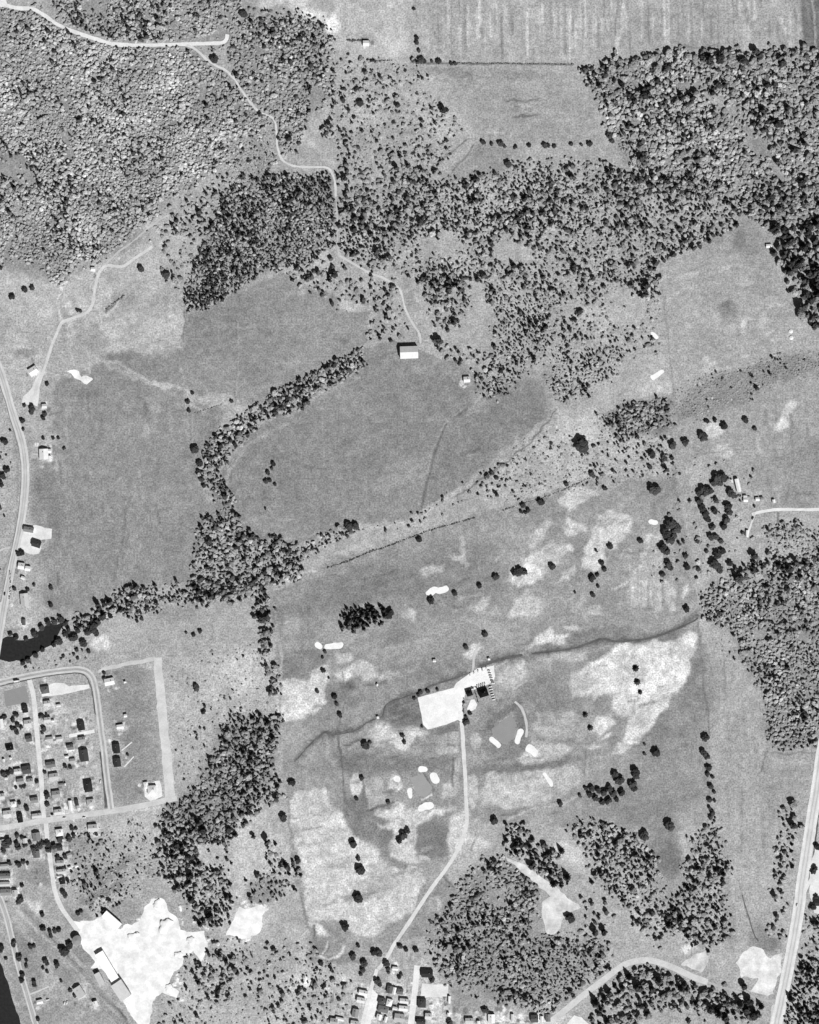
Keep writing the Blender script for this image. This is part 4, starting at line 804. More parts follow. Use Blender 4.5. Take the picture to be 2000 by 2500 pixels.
# ------------------------------------------------------------------ vehicles
car_mats = [tone_mat('car_paint', t, fine=.02, coarse=.02) for t in (.99, .85, .6, .3)]
tyre_m = grain_mat('tyre_rubber', .03)
def lofted(secs):
    """closed body from (x, half width, z low, z high) sections"""
    V = []; 
    for x, hw, z0, z1 in secs: V += [(x, -hw, z0), (x, hw, z0), (x, hw * .94, z1), (x, -hw * .94, z1)]
    Fc = []
    for i in range(len(secs) - 1):
        a = 4 * i; b = a + 4
        for k in range(4): Fc.append((a + k, a + (k + 1) % 4, b + (k + 1) % 4, b + k))
    e = 4 * (len(secs) - 1); Fc += [(3, 2, 1, 0), (e, e + 1, e + 2, e + 3)]
    return V, Fc
CB = lofted([(-2.35, .8, .35, .75), (-2.2, .9, .3, .95), (-.9, .93, .28, 1.0), (.9, .93, .28, 1.0), (2.1, .9, .3, .9), (2.35, .78, .35, .7)])
CC = lofted([(-1.5, .72, 1.0, 1.02), (-1.0, .76, 1.0, 1.45), (.3, .76, 1.0, 1.47), (1.0, .72, 1.0, 1.02)])
CR = box(-1.15, .55, -.76, .76, 1.46, 1.52)
TB = lofted([(-4.2, 1.2, .9, 3.2), (2.0, 1.2, .9, 3.2)]); TC = lofted([(2.15, 1.1, .5, 2.4), (3.4, 1.1, .5, 2.3), (4.1, 1.0, .5, 1.4)])
def wheel_mesh():
    n = 10; V = []
    for y in (-.11, .11): V += [(.33 * math.cos(2 * math.pi * k / n), y, .33 + .33 * math.sin(2 * math.pi * k / n)) for k in range(n)]
    return mesh_py('wheel', V, [(k, (k + 1) % n, n + (k + 1) % n, n + k) for k in range(n)] + [tuple(range(n))[::-1], tuple(range(n, 2 * n))])
WM = wheel_mesh(); WM.materials.append(tyre_m); CCM = mesh_py('cabin', *CC); CCM.materials.append(glass_m)
CBM = [mesh_py('body', *CB) for _ in car_mats]; CRM = [mesh_py('roof', *CR) for _ in car_mats]
for k, m in enumerate(car_mats): CBM[k].materials.append(m); CRM[k].materials.append(m)
def car(px, py, rot, k, label, group=None):
    t = thing('parked_car' if group else 'car', label, 'car', (X(px), Y(py), .33), math.radians(rot), group)
    obj('body', CBM[k], None, t); obj('cabin', CCM, None, t); obj('roof', CRM[k], None, t)
    for sx in (-1.4, 1.4):
        for sy in (-.82, .82): obj('wheel', WM, None, t, (sx, sy, 0))
def truck(px, py, rot, label):
    t = thing('truck', label, 'truck', (X(px), Y(py), .33), math.radians(rot))
    obj('cargo_box', mesh_py('cargo_box', *TB), car_mats[0], t); obj('cab', mesh_py('cab', *TC), car_mats[1], t)
    for sx in (-3.2, -2.2, 3.0):
        for sy in (-1.0, 1.0): obj('wheel', WM, None, t, (sx, sy, 0))
LOT = 'white or pale car parked at the rim of the white clubhouse car park'
for i in range(6): car(1194 + i * 1.9, 1638 + i * 6.0, -8 + random.uniform(-4, 4), (0, 0, 1, 0, 2, 0, 0)[i], 'car in the row along the north east rim of the white car park', 'cars along the north east rim of the car park')
for i in range(6): car(1197 + i * 1.7, 1677 + i * 6.2, 14 + random.uniform(-4, 4), (0, 0, 1, 0, 0, 0, 2)[i], 'car in the row right of the dark roofed clubhouse', 'cars beside the clubhouse')
for i in range(5): car(1166 + i * 4.6, 1676 - i * 1.5, 105, (0, 0, 1, 0, 0)[i], 'car in the row along the north wall of the clubhouse', 'cars along the clubhouse wall')
for i in range(5): car(1148 + i * 10, 1647 - i * 4, 105, (0, 0, 0, 1, 0, 0)[i], 'car in the row at the creek side of the white car park', 'cars at the creek side of the car park')
truck(42, 1663, 10, 'white box truck on the estate loop road')
for x, y, r, k, lb in [(206, 1996, 8, 0, 'white car on the cross street south of the estate'), (158, 1997, 8, 0, 'white car at the kerb of the cross street'), (1946, 2210, 82, 0, 'white car on the eastern highway'),
     (117, 2441, 14, 0, 'white car beside the white oblong roof in the meadow'), (158, 2449, 80, 0, 'left of two white cars standing side by side in the river meadow'), (164, 2448, 80, 0, 'right of two white cars standing side by side in the river meadow'),
     (12, 1450, 78, 3, 'dark car on the western highway'), (246, 1908, 84, 0, 'white car parked beside the long dark estate roof'), (1838, 1265, 60, 3, 'dark car on the farm drive')]:
    car(x, y, r, k, lb)

# ------------------------------------------------------------------ stone heaps of the quarry
def ico(sub):
    t = (1 + 5 ** .5) / 2
    V = [(-1, t, 0), (1, t, 0), (-1, -t, 0), (1, -t, 0), (0, -1, t), (0, 1, t), (0, -1, -t), (0, 1, -t), (t, 0, -1), (t, 0, 1), (-t, 0, -1), (-t, 0, 1)]
    V = [Vector(v).normalized() for v in V]
    Fc = [(0, 11, 5), (0, 5, 1), (0, 1, 7), (0, 7, 10), (0, 10, 11), (1, 5, 9), (5, 11, 4), (11, 10, 2), (10, 7, 6), (7, 1, 8), (3, 9, 4), (3, 4, 2), (3, 2, 6), (3, 6, 8), (3, 8, 9), (4, 9, 5), (2, 4, 11), (6, 2, 10), (8, 6, 7), (9, 8, 1)]
    for _ in range(sub):
        mid = {}; N = []
        def m(a, b):
            k = (min(a, b), max(a, b))
            if k not in mid: mid[k] = len(V); V.append((V[a] + V[b]).normalized())
            return mid[k]
        for a, b, c in Fc:
            ab, bc, ca = m(a, b), m(b, c), m(c, a); N += [(a, ab, ca), (b, bc, ab), (c, ca, bc), (ab, bc, ca)]
        Fc = N
    return np.array([tuple(v) for v in V]), np.array(Fc)
I0, I1, I2 = ico(0), ico(1), ico(2)
def lump(I, amp, r):
    V = I[0].copy(); d = 1 + amp * (r.random(len(V)) - .5) * 2
    return V * d[:, None]
HEAPS = [(384,2208,11,4,'tall white stone heap at the north tip of the quarry'),(402,2258,14,5,'largest white stone heap in the middle of the quarry'),(440,2216,6,3,'isolated white stone heap right of the quarry tip'),
 (436,2330,9,3,'oblong white heap at the south east of the quarry'),(466,2296,10,3.5,'white heap at the east end of the quarry'),(325,2284,9,2.5,'low white heap near the warehouses'),(412,2412,9,3,'white heap at the south of the quarry')]
for hx, hy, r, h, lb in HEAPS:
    V = lump(I2, .10, RNG); an = np.arctan2(V[:, 1], V[:, 0]); k1, k2, p1, p2 = RNG.uniform(.15, .4), RNG.uniform(.1, .25), RNG.uniform(0, 6.28), RNG.uniform(0, 6.28); wob = 1 + k1 * np.sin(2 * an + p1) + k2 * np.sin(3 * an + p2) + .1 * np.sin(7 * an + p1)
    V = V * np.array([r * S * random.uniform(.8, 1.3), r * S, h * .3]) * np.stack([wob, wob, np.ones_like(wob)], -1); V[:, 2] = np.maximum(V[:, 2], -.2)
    o = obj('stone_heap', mesh_np('stone_heap', V, I2[1], 3, None, True), quarry_m, None, (X(hx), Y(hy), .1)); o['label'] = lb; o['category'] = 'stone heap'

# ------------------------------------------------------------------ trees
def conifer_mesh(seed, tiers=5, sides=9):
    """jagged skirts, unit height 1, unit radius 1"""
    r = np.random.default_rng(seed); V = []; Fc = []
    for k in range(tiers):
        z0 = .10 + .84 * k / tiers; z1 = min(1.0, z0 + .84 / tiers * 1.9); rad = (1 - (k / tiers) ** 1.1) * .98 + .06
        b = len(V); ph = r.random() * 6.28
        for q in range(sides * 2):
            a = ph + math.pi * q / sides; rr = rad * (r.uniform(.85, 1.1) if q % 2 == 0 else r.uniform(.55, .72))
            V.append((rr * math.cos(a), rr * math.sin(a), z0 + (0 if q % 2 == 0 else .05) + r.uniform(-.02, .02)))
        V.append((0, 0, z1)); n = sides * 2
        Fc += [(b + q, b + (q + 1) % n, b + n) for q in range(n)]
    return np.array(V), np.array(Fc)
def cheap_conifer(seed):
    return conifer_mesh(seed, 3, 4)
def broad_mesh(seed, lumps=26):
    r = np.random.default_rng(seed); Vs = []; Fs = []; n = 0
    for k in range(lumps):
        while True:
            d = r.uniform(-1, 1, 3)
            if .15 < np.linalg.norm(d) < 1 and d[2] > -.75: break
        s = r.uniform(.26, .44); c = d * np.array([.72, .72, .36]) + np.array([0, 0, .58])
        V = lump(I0 if k % 2 else I1, .3, r) * np.array([s, s, s * .62]) + c
        Vs.append(V); f = (I0 if k % 2 else I1)[1]; Fs.append(f + n); n += len(V)
    return np.concatenate(Vs), np.concatenate(Fs)
def cheap_broad(seed):
    r = np.random.default_rng(seed); Vs = []; Fs = []; n = 0
    for k in range(4):
        a = r.uniform(0, 6.28); s = (.78, .6, .5, .42)[k]; e = (.12, .5, .55, .6)[k]
        V = lump(I0, .24, r) * np.array([s, s, s * .62]) + np.array([e * math.cos(a), e * math.sin(a), r.uniform(.48, .7)])
        Vs.append(V); Fs.append(I0[1] + n); n += len(V)
    return np.concatenate(Vs), np.concatenate(Fs)
def shrub_mesh(seed):
    r = np.random.default_rng(seed); return lump(I0, .35, r) * np.array([1, 1, .5]) + np.array([0, 0, .4]), I0[1]
def trunk_mesh(limbs, seed):
    r = random.Random(seed); V = []; Fc = []
    def tube(p, q, ra, rb, n=6):
        b = len(V); d = (Vector(q) - Vector(p)).normalized(); u = d.orthogonal().normalized(); v = d.cross(u)
        for c, rad in ((p, ra), (q, rb)):
            for k in range(n):
                a = 2 * math.pi * k / n; V.append(tuple(Vector(c) + (u * math.cos(a) + v * math.sin(a)) * rad))
        for k in range(n): Fc.append((b + k, b + (k + 1) % n, b + n + (k + 1) % n, b + n + k))
    tube((0, 0, 0), (0, 0, .55), .085, .05); tube((0, 0, .55), (.01, 0, .9), .05, .015)
    for k in range(limbs):
        a = r.uniform(0, 6.28); z = r.uniform(.3, .55); L = r.uniform(.35, .6)
        tube((0, 0, z), (L * math.cos(a), L * math.sin(a), z + .2), .035, .012, 5)
    return mesh_py('trunk', V, Fc)
conifer_m = grain_mat('conifer_needles', .04, fine=.3, coarse=.2, fscale=1.2, cscale=.3, rand=.4)
broad_m = grain_mat('broadleaf_foliage', .22, fine=.25, coarse=.15, fscale=1.0, cscale=.2, rand=.3)
dark_broad_m = grain_mat('dark_foliage', .04, fine=.3, coarse=.2, fscale=1.0, cscale=.3, rand=.35)
stuff_m = grain_mat('forest_foliage', attr='albedo', fine=.25, coarse=.14, fscale=.9, cscale=.05)
bark_m = grain_mat('bark', .08)
NV = 6
CM = [mesh_np('crown', *conifer_mesh(100 + k)) for k in range(NV)]
BM = [mesh_np('crown', *broad_mesh(200 + k)) for k in range(NV)]
DM = [mesh_np('crown', *broad_mesh(300 + k, 30)) for k in range(NV)]
SM = [mesh_np('crown', *broad_mesh(400 + k, 10)) for k in range(3)]
for a, m in ((CM, conifer_m), (BM, broad_m), (DM, dark_broad_m), (SM, dark_broad_m)):
    for q in a: q.materials.append(m)
TM = [trunk_mesh(3, k) for k in range(3)]; CT = trunk_mesh(0, 9)
for q in TM + [CT]: q.materials.append(bark_m)
KIND = {'c': ('conifer', 'tree'), 'b': ('broadleaf_tree', 'tree'), 'd': ('dark_tree', 'tree'), 's': ('shrub', 'shrub')}
NT = {'c': 0, 'b': 0, 'd': 0, 's': 0}
GARDEN = {'garden trees of the housing estate': 'garden_tree', 'garden trees south of the cross street': 'garden_tree', 'trees at the top of the village': 'garden_tree', 'trees by the farm lane start': 'garden_tree',
 'trees between river road and quarry': 'meadow_tree', 'trees above the hay field line': 'meadow_tree', 'trees along the lower field line': 'meadow_tree', 'trees along the wood edge left of the highway houses': 'roadside_tree'}
def tree(px, py, rp, h, kind, label, group=None, nm=None):
    n0, cat = KIND[kind]; NT[kind] += nm is None; nm = nm or n0
    t = thing(nm, label, cat, (X(px), Y(py), 0), random.uniform(0, 6.28), group); r = rp * S
    me = {'c': CM, 'b': BM, 'd': DM, 's': SM}[kind]; q = random.choice(me)
    c = obj('crown', q, None, t); c.scale = (r * random.uniform(.9, 1.12), r * random.uniform(.9, 1.12), h)
    k = obj('trunk', CT if kind == 'c' else random.choice(TM), None, t); k.scale = (r * .8, r * .8, h)
    return t
# ---- trees that stand by themselves: x, y, radius (photograph pixels), kind, label
def hgt(r, kind): return r * S * {'c': 1.9, 'd': 1.6, 'b': 1.3, 's': 1.2}[kind]
LONE = [
 (1211,1409,9,'d','oval dark tree left of the largest dark clump in the northern fairways'),(1171,1430,8,'d','dark tree midway between the bunker pair and the oval tree'),(1111,1449,8,'d','small dark tree at the right end of the long bunker pair'),(1052,1466,10,'d','round dark tree just below the long white bunker pair'),
 (1348,1384,9,'d','dark tree right of the largest dark clump in the northern fairways'),(1321,1226,9,'d','lone round dark tree south of the diagonal hedge'),(1446,1160,9,'d','dark tree at the upper end of the diagonal hedge'),(1383,1182,7,'d','smaller dark tree on the diagonal hedge'),(1477,1193,7,'d','round dark tree below the upper end of the diagonal hedge'),
 (1024,1318,8,'d','dark tree just below the diagonal hedge near its middle'),(952,1500,13,'d','wide dark tree right of the oval conifer plantation'),(1185,1549,8,'d','lone dark tree north of the club path'),(1138,1581,7,'d','dark tree at the upper end of the club path'),(1138,1763,9,'d','dark tree at the junction of car park and club road'),
 (1368,1962,8,'d','dark tree left of the south eastern conifer clump on the pale path'),(1416,1943,6,'d','small dark tree touching the south eastern clump'),(1208,2004,11,'d','dark tree at the top of the southern wood by the pale path'),(893,1820,10,'d','dark tree at the left edge of the large pale patch'),
 (713,1910,10,'d','dark tree on the western boundary of the golf course'),(692,1996,11,'d','flat wide dark tree lower on the western boundary'),(863,2060,12,'d','clumped dark tree at the top of the south western meadow'),(876,2096,7,'d','small dark tree between two clumped trees in the south western meadow'),
 (880,2124,13,'d','second clumped dark tree in the south western meadow'),(875,2194,13,'d','third clumped dark tree in the south western meadow'),(843,2262,12,'d','lowest clumped dark tree in the south western meadow'),(728,2101,9,'d','dark tree at the corner of the wood and the western meadow'),
 (1635,2016,16,'d','large dark tree alone above the eastern copses'),(1572,2040,13,'d','big dark tree at the upper right of the middle copse'),(1392,2241,13,'d','big dark tree at the lower end of the broad bare path'),(1602,1838,12,'d','long shadowed dark tree west of the hedgerow line'),(1574,1841,5,'d','tiny dark tree left of the long shadowed tree'),(1574,1817,4,'d','tiny dark tree above the long shadowed tree'),
 (1552,1632,9,'c','uppermost of three dark trees on the brightest pale slope'),(1556,1665,9,'c','middle of three dark trees on the brightest pale slope'),(1563,1690,7,'c','lowest of three dark trees on the brightest pale slope'),(1429,1745,8,'c','upper of two dark trees left of the bright slope'),(1441,1777,8,'c','lower of two dark trees left of the bright slope'),
 (1716,1067,13,'d','widest dark tree below the bright round patch in the right field'),(1768,1041,10,'d','dark tree right of the bright round patch'),(1725,1028,7,'d','dark tree at the upper left of the bright round patch'),(1745,1026,7,'d','small dark tree at the top of the bright round patch'),(1820,1026,8,'d','lone dark tree further right of the bright round patch'),(1843,1047,6,'d','smallest lone dark tree in the right field'),
 (345,658,10,'d','left of two dark trees in the clearing by the farm lane'),(406,673,11,'d','right of two dark trees in the clearing by the farm lane'),(478,1098,12,'d','round dark tree at the top left of the belt'),(480,1679,9,'d','round dark tree east of the pale bare strip'),(115,938,6,'d','small dark tree right of the farm lane'),(12,1078,10,'d','dark tree at the left edge beside the western highway'),
 (1420,1091,20,'d','large ragged dark tree in the pale scrub'),(1598,1196,15,'d','flat wide dark tree south of the plantation'),(1564,1321,8,'d','lone dark tree left of the farm grove'),(1676,1487,9,'d','dark tree at the corner by the creek end'),(594,35,12,'d','large dark tree by the bright clearing at the top'),(640,2345,0,'d',''),
 (228,1531,15,'d','largest dark tree on the creek bank right of the pond'),(180,1557,13,'d','dark tree between pond and creek bank'),(205,1571,11,'d','dark tree below the creek bank tree'),(144,1566,11,'d','dark tree at the right tip of the pond'),(61,1352,0,'d',''),
 (524,147,12,'d','dark tree where the forest track leaves the forest road'),(838,245,8,'d','lone dark tree in the pale opening left of the hay fields'),(880,252,10,'d','dark tree right of the lone tree in the pale opening'),(157,2323,13,'d','dark tree beside the round grey tank'),(170,2308,10,'d','dark tree touching the round grey tank'),(1068,2473,0,'d',''),(1185,2466,9,'d','round dark tree above the bottom row of roofs'),
]
for x, y, r, k, lb in LONE:
    if lb: tree(x, y, r * .95, hgt(r, k) * .5, k, lb); OVER.append(('pt', (x, y), r))
GROVES = [ # group phrase, shared label, kind, 'x,y,r ...'
 ('trees of the largest dark clump in the northern fairways', 'dark tree in the large oval clump among the pale northern fairways', 'd', '1256,1398,9 1268,1393,10 1280,1397,9 1266,1402,8'),
 ('trees of the loose cluster below the diagonal hedge', 'dark tree in the tight cluster of four below the diagonal hedge', 'd', '1277,1235,8 1290,1246,7 1273,1250,6 1283,1252,5'),
 ('trees strung down the pale north eastern fairway', 'dark tree in the string running down the pale north eastern fairway', 'd', '1490,1335,8 1456,1345,5 1469,1375,7 1476,1390,7 1445,1412,10 1459,1404,6 1460,1431,5 1448,1453,7 1404,1446,4'),
 ('trees of the clump in the large central field', 'dark tree in the small clump inside the large central field', 'd', '668,1133,7 664,1144,5 655,1154,7 650,1176,7 659,1173,6 672,1183,5 648,1242,4'),
 ('twin trees on the creek above the central meadow', 'one of the twin dark trees merged on the creek north of the central meadow', 'd', '852,1285,11 868,1286,11'),
 ('small trees lining the western golf meadow', 'small dark tree in the broken line through the western golf meadow', 'd', '794,1592,5 788,1605,5 790,1638,7 803,1655,4 775,1688,6 818,1701,8 823,1719,6 830,1746,8'),
 ('small trees on the pale patches west of the club road', 'small dark tree on the pale patches west of the club road', 'd', '983,1796,6 988,1812,6 883,1900,7 871,1950,6 948,1958,6 903,1812,5'),
 ('trees of the clump beside the dark fairway', 'dark tree in the slanting clump at the edge of the dark southern fairway', 'd', '995,2028,9 986,2040,11 975,2052,9'),
 ('trees in the hedgerow down the eastern golf boundary', 'dark tree in the vertical hedgerow on the eastern golf boundary', 'd', '1722,1800,11 1718,1838,11 1726,1848,8 1730,1875,9 1727,1890,7 1740,1897,6 1735,1920,9 1744,1933,6 1733,1953,8 1745,1955,5 1732,1972,6 1740,1985,8 1735,1996,7'),
 ('conifers of the south eastern golf clump', 'dark tree in the ragged clump at the south east of the golf course', 'd', '1552,1885,13 1545,1915,11 1512,1905,13 1518,1935,11 1500,1890,10 1505,1950,8 1488,1925,10 1475,1935,10 1460,1930,9 1445,1925,9 1440,1940,8 1455,1950,10 1470,1958,9 1485,1955,10 1498,1938,10 1430,1925,6 1548,1925,9 1552,1893,10'),
 ('trees in the northern line of the right field', 'dark tree in the line stepping up to the right field', 'd', '1673,1080,11 1642,1087,11 1592,1110,11 1622,1120,9 1640,1118,7 1587,1140,8 1556,1106,4'),
 ('trees of the farm grove', 'large dark tree in the grove west of the farm buildings', 'd', '1750,1168,14 1765,1166,12 1742,1182,9 1758,1180,10 1720,1200,14 1732,1198,11 1709,1205,10 1708,1224,10 1714,1240,11 1722,1255,11 1728,1268,9 1745,1248,9 1784,1205,13 1792,1212,9 1777,1235,12 1780,1250,11 1774,1270,10 1768,1285,10 1748,1222,9'),
 ('trees between the farm grove and the bunker', 'large dark tree in the ragged row west of the farm grove', 'd', '1638,1280,15 1650,1290,14 1625,1302,14 1636,1318,13 1645,1308,10 1618,1338,12 1628,1348,10 1632,1378,11 1638,1388,8 1674,1358,8 1678,1385,9 1618,1403,8 1668,1322,6'),
 ('trees below the farm grove', 'dark tree in the scattered group below the farm grove', 'd', '1745,1378,14 1756,1390,11 1752,1355,12 1764,1345,9 1735,1312,10 1748,1312,8 1703,1322,7 1725,1346,6 1782,1376,9 1705,1390,7 1740,1288,9 1760,1322,8 1700,1410,5'),
 ('trees along the wood edge left of the highway houses', 'dark tree west of the western highway', 'd', '18,1148,9 8,1164,9 2,1182,9 0,1118,6 -2,1240,8 -4,1390,8'),
 ('garden trees of the housing estate', 'small dark garden tree among the estate houses', 'd', '40,1745,8 33,1758,7 44,1770,7 38,1780,6 30,1778,6 42,1788,7 52,1776,6 9,1752,6 14,1750,5 108,1780,8 104,1790,5 100,1748,7 106,1749,6 114,1745,5 10,1890,8 20,1888,7 28,1884,7 60,1919,6 52,1921,5 40,1923,5 90,1908,6 116,1942,9 116,1963,7 66,1974,8 48,1960,6 110,1885,5 128,1988,4 160,1870,6 172,1872,6 255,1643,5 255,1656,6 312,1842,4'),
 ('garden trees south of the cross street', 'dark garden tree south of the cross street', 'd', '14,2062,12 22,2054,10 10,2076,8 42,2040,7 42,2060,8 46,2070,9 55,2045,6 62,2063,7 74,2057,6 84,2072,8 98,2067,9 105,2058,7 118,2060,9 120,2075,8 132,2065,9 146,2050,9 150,2045,7 170,2048,9 180,2040,7 176,2022,7 186,2022,5 216,2038,5 236,2036,5 24,2108,7 46,2110,8 58,2104,6 68,2108,5 142,2094,7 150,2100,6 160,2092,7 146,2123,6 158,2118,6 52,2196,9 46,2203,7 155,2178,8 160,2186,7 55,2162,6'),
 ('trees between river road and quarry', 'dark tree in the rough meadow between the river road and the quarry', 'd', '104,2232,7 106,2266,8 122,2274,7 135,2273,7 145,2270,7 125,2285,6 192,2230,6 198,2224,6 34,2300,7 34,2308,6 48,2335,8 47,2342,7 75,2312,7 84,2310,6 112,2345,8 116,2352,6 140,2355,9 65,2358,6 65,2345,5 56,2378,8 54,2393,7 4,2312,9 2,2322,7 15,2340,5 106,2363,5 116,2372,5 84,2396,7 85,2405,6 150,2395,5 172,2418,6 184,2430,6 94,2488,6 185,2422,4'),
 ('trees at the top of the village', 'dark tree at the northern fringe of the village', 'd', '875,2308,6 862,2335,9 914,2325,9 926,2327,9 890,2352,11 886,2368,8 882,2378,6 944,2352,9 948,2365,6 949,2373,5 977,2310,8 992,2318,7 1016,2318,8 975,2385,6 980,2378,5 922,2395,9 928,2402,8 956,2455,6 954,2462,6 1056,2392,9 1098,2496,9 1020,2490,6 793,2406,5 837,2402,5 828,2440,6 785,2352,7'),
 ('trees round the clubhouse', 'dark shrub like tree at the edge of the white car park', 'd', '1138,1750,5 1148,1742,6 1022,1697,5 1028,1690,6 1045,1688,6 1068,1684,5 1012,1705,5 1031,1773,4 1132,1715,4 1146,1692,0'),
 ('trees by the farm lane start', 'dark tree beside the highway house where the farm lane begins', 'd', '79,998,10 78,1008,7 55,1028,7 106,1020,7 110,1012,7 58,1048,5 106,1070,5 130,1070,5 143,1070,5 157,1095,5 60,990,5 45,1352,7 54,1350,8 125,1435,7 125,1477,7 36,1438,6 68,1440,6 84,1428,5 62,708,8 80,704,8 30,725,9 2,655,6 190,758,5 197,760,5'),
 ('trees on the left field boundary', 'dark tree on the boundary at the left end of the curved belt', 'd', '488,1130,9 487,1151,7 493,1171,8 498,1186,7 462,1003,6 459,982,7 566,980,5 470,960,5'),
 ('conifers at the estate bank', 'small dark tree on the bank right of the pond', 'd', '217,1591,6 188,1586,6 155,1602,5 190,1607,5 215,1545,10 236,1546,9 190,1540,8 160,1548,8 240,1520,8 250,1508,9 270,1505,7 474,1550,6 489,1541,6 335,1517,5 347,1511,6 455,1545,4 498,1738,7'),
 ('trees hanging over the pond', 'dark tree leaning over the pond rim', 'd', '40,1556,8 64,1560,7 86,1548,9 102,1532,9 118,1520,9 134,1518,9 150,1512,10 160,1522,8 104,1586,7 88,1600,8 70,1612,8 58,1618,7 132,1574,7 26,1548,7'),
 ('trees above the hay field line', 'dark tree along the line below the big hay field', 'd', '1018,93,7 1018,105,7 1023,124,6 1011,22,5 1028,147,9 1036,150,7 1071,150,8 1102,156,6 1112,157,6 1008,148,6 906,149,5 1055,150,5'),
 ('trees along the lower field line', 'dark tree along the lower boundary of the second hay field', 'd', '1180,348,7 1200,352,6 1222,352,9 1232,358,6 1260,358,5 1292,356,6 1330,356,8 1338,356,6 1353,358,6 1395,353,6 1420,354,5 1440,352,8 1488,332,10 1495,345,7 1240,402,10 1256,362,4'),
 ('trees beside the eastern highway houses', 'dark tree beside the house at the right edge', 'd', '1989,2120,9 1985,2128,8 1996,2068,10 1985,2215,9 1993,2190,7'),
]
ORD = 'first second third fourth fifth sixth seventh eighth ninth tenth eleventh twelfth thirteenth fourteenth fifteenth sixteenth seventeenth eighteenth nineteenth twentieth twenty-first twenty-second twenty-third twenty-fourth'.split()
for gp, lb, kd, s in GROVES:
    it = [t for t in (tuple(float(q) for q in e.split(',')) for e in s.split()) if t[2] > 0]
    wide = max(t[0] for t in it) - min(t[0] for t in it) > max(t[1] for t in it) - min(t[1] for t in it)
    it.sort(key=lambda t: t[0] if wide else t[1])
    for q, (x, y, r) in enumerate(it):
        lb0 = lb
        if len(it) <= 24:
            lb0 = (ORD[q] + ' from the ' + ('west' if wide else 'north') if q else ('western' if wide else 'northern') + 'most') + ', ' + lb.replace('one of the ', '')
            if len(lb0.split()) > 16: lb0 = lb0.replace(' the ', ' ')
        tree(x, y, r * .92, hgt(r, kd) * .52, kd, lb0, gp, nm=GARDEN.get(gp)); OVER.append(('pt', (x, y), r * .7))

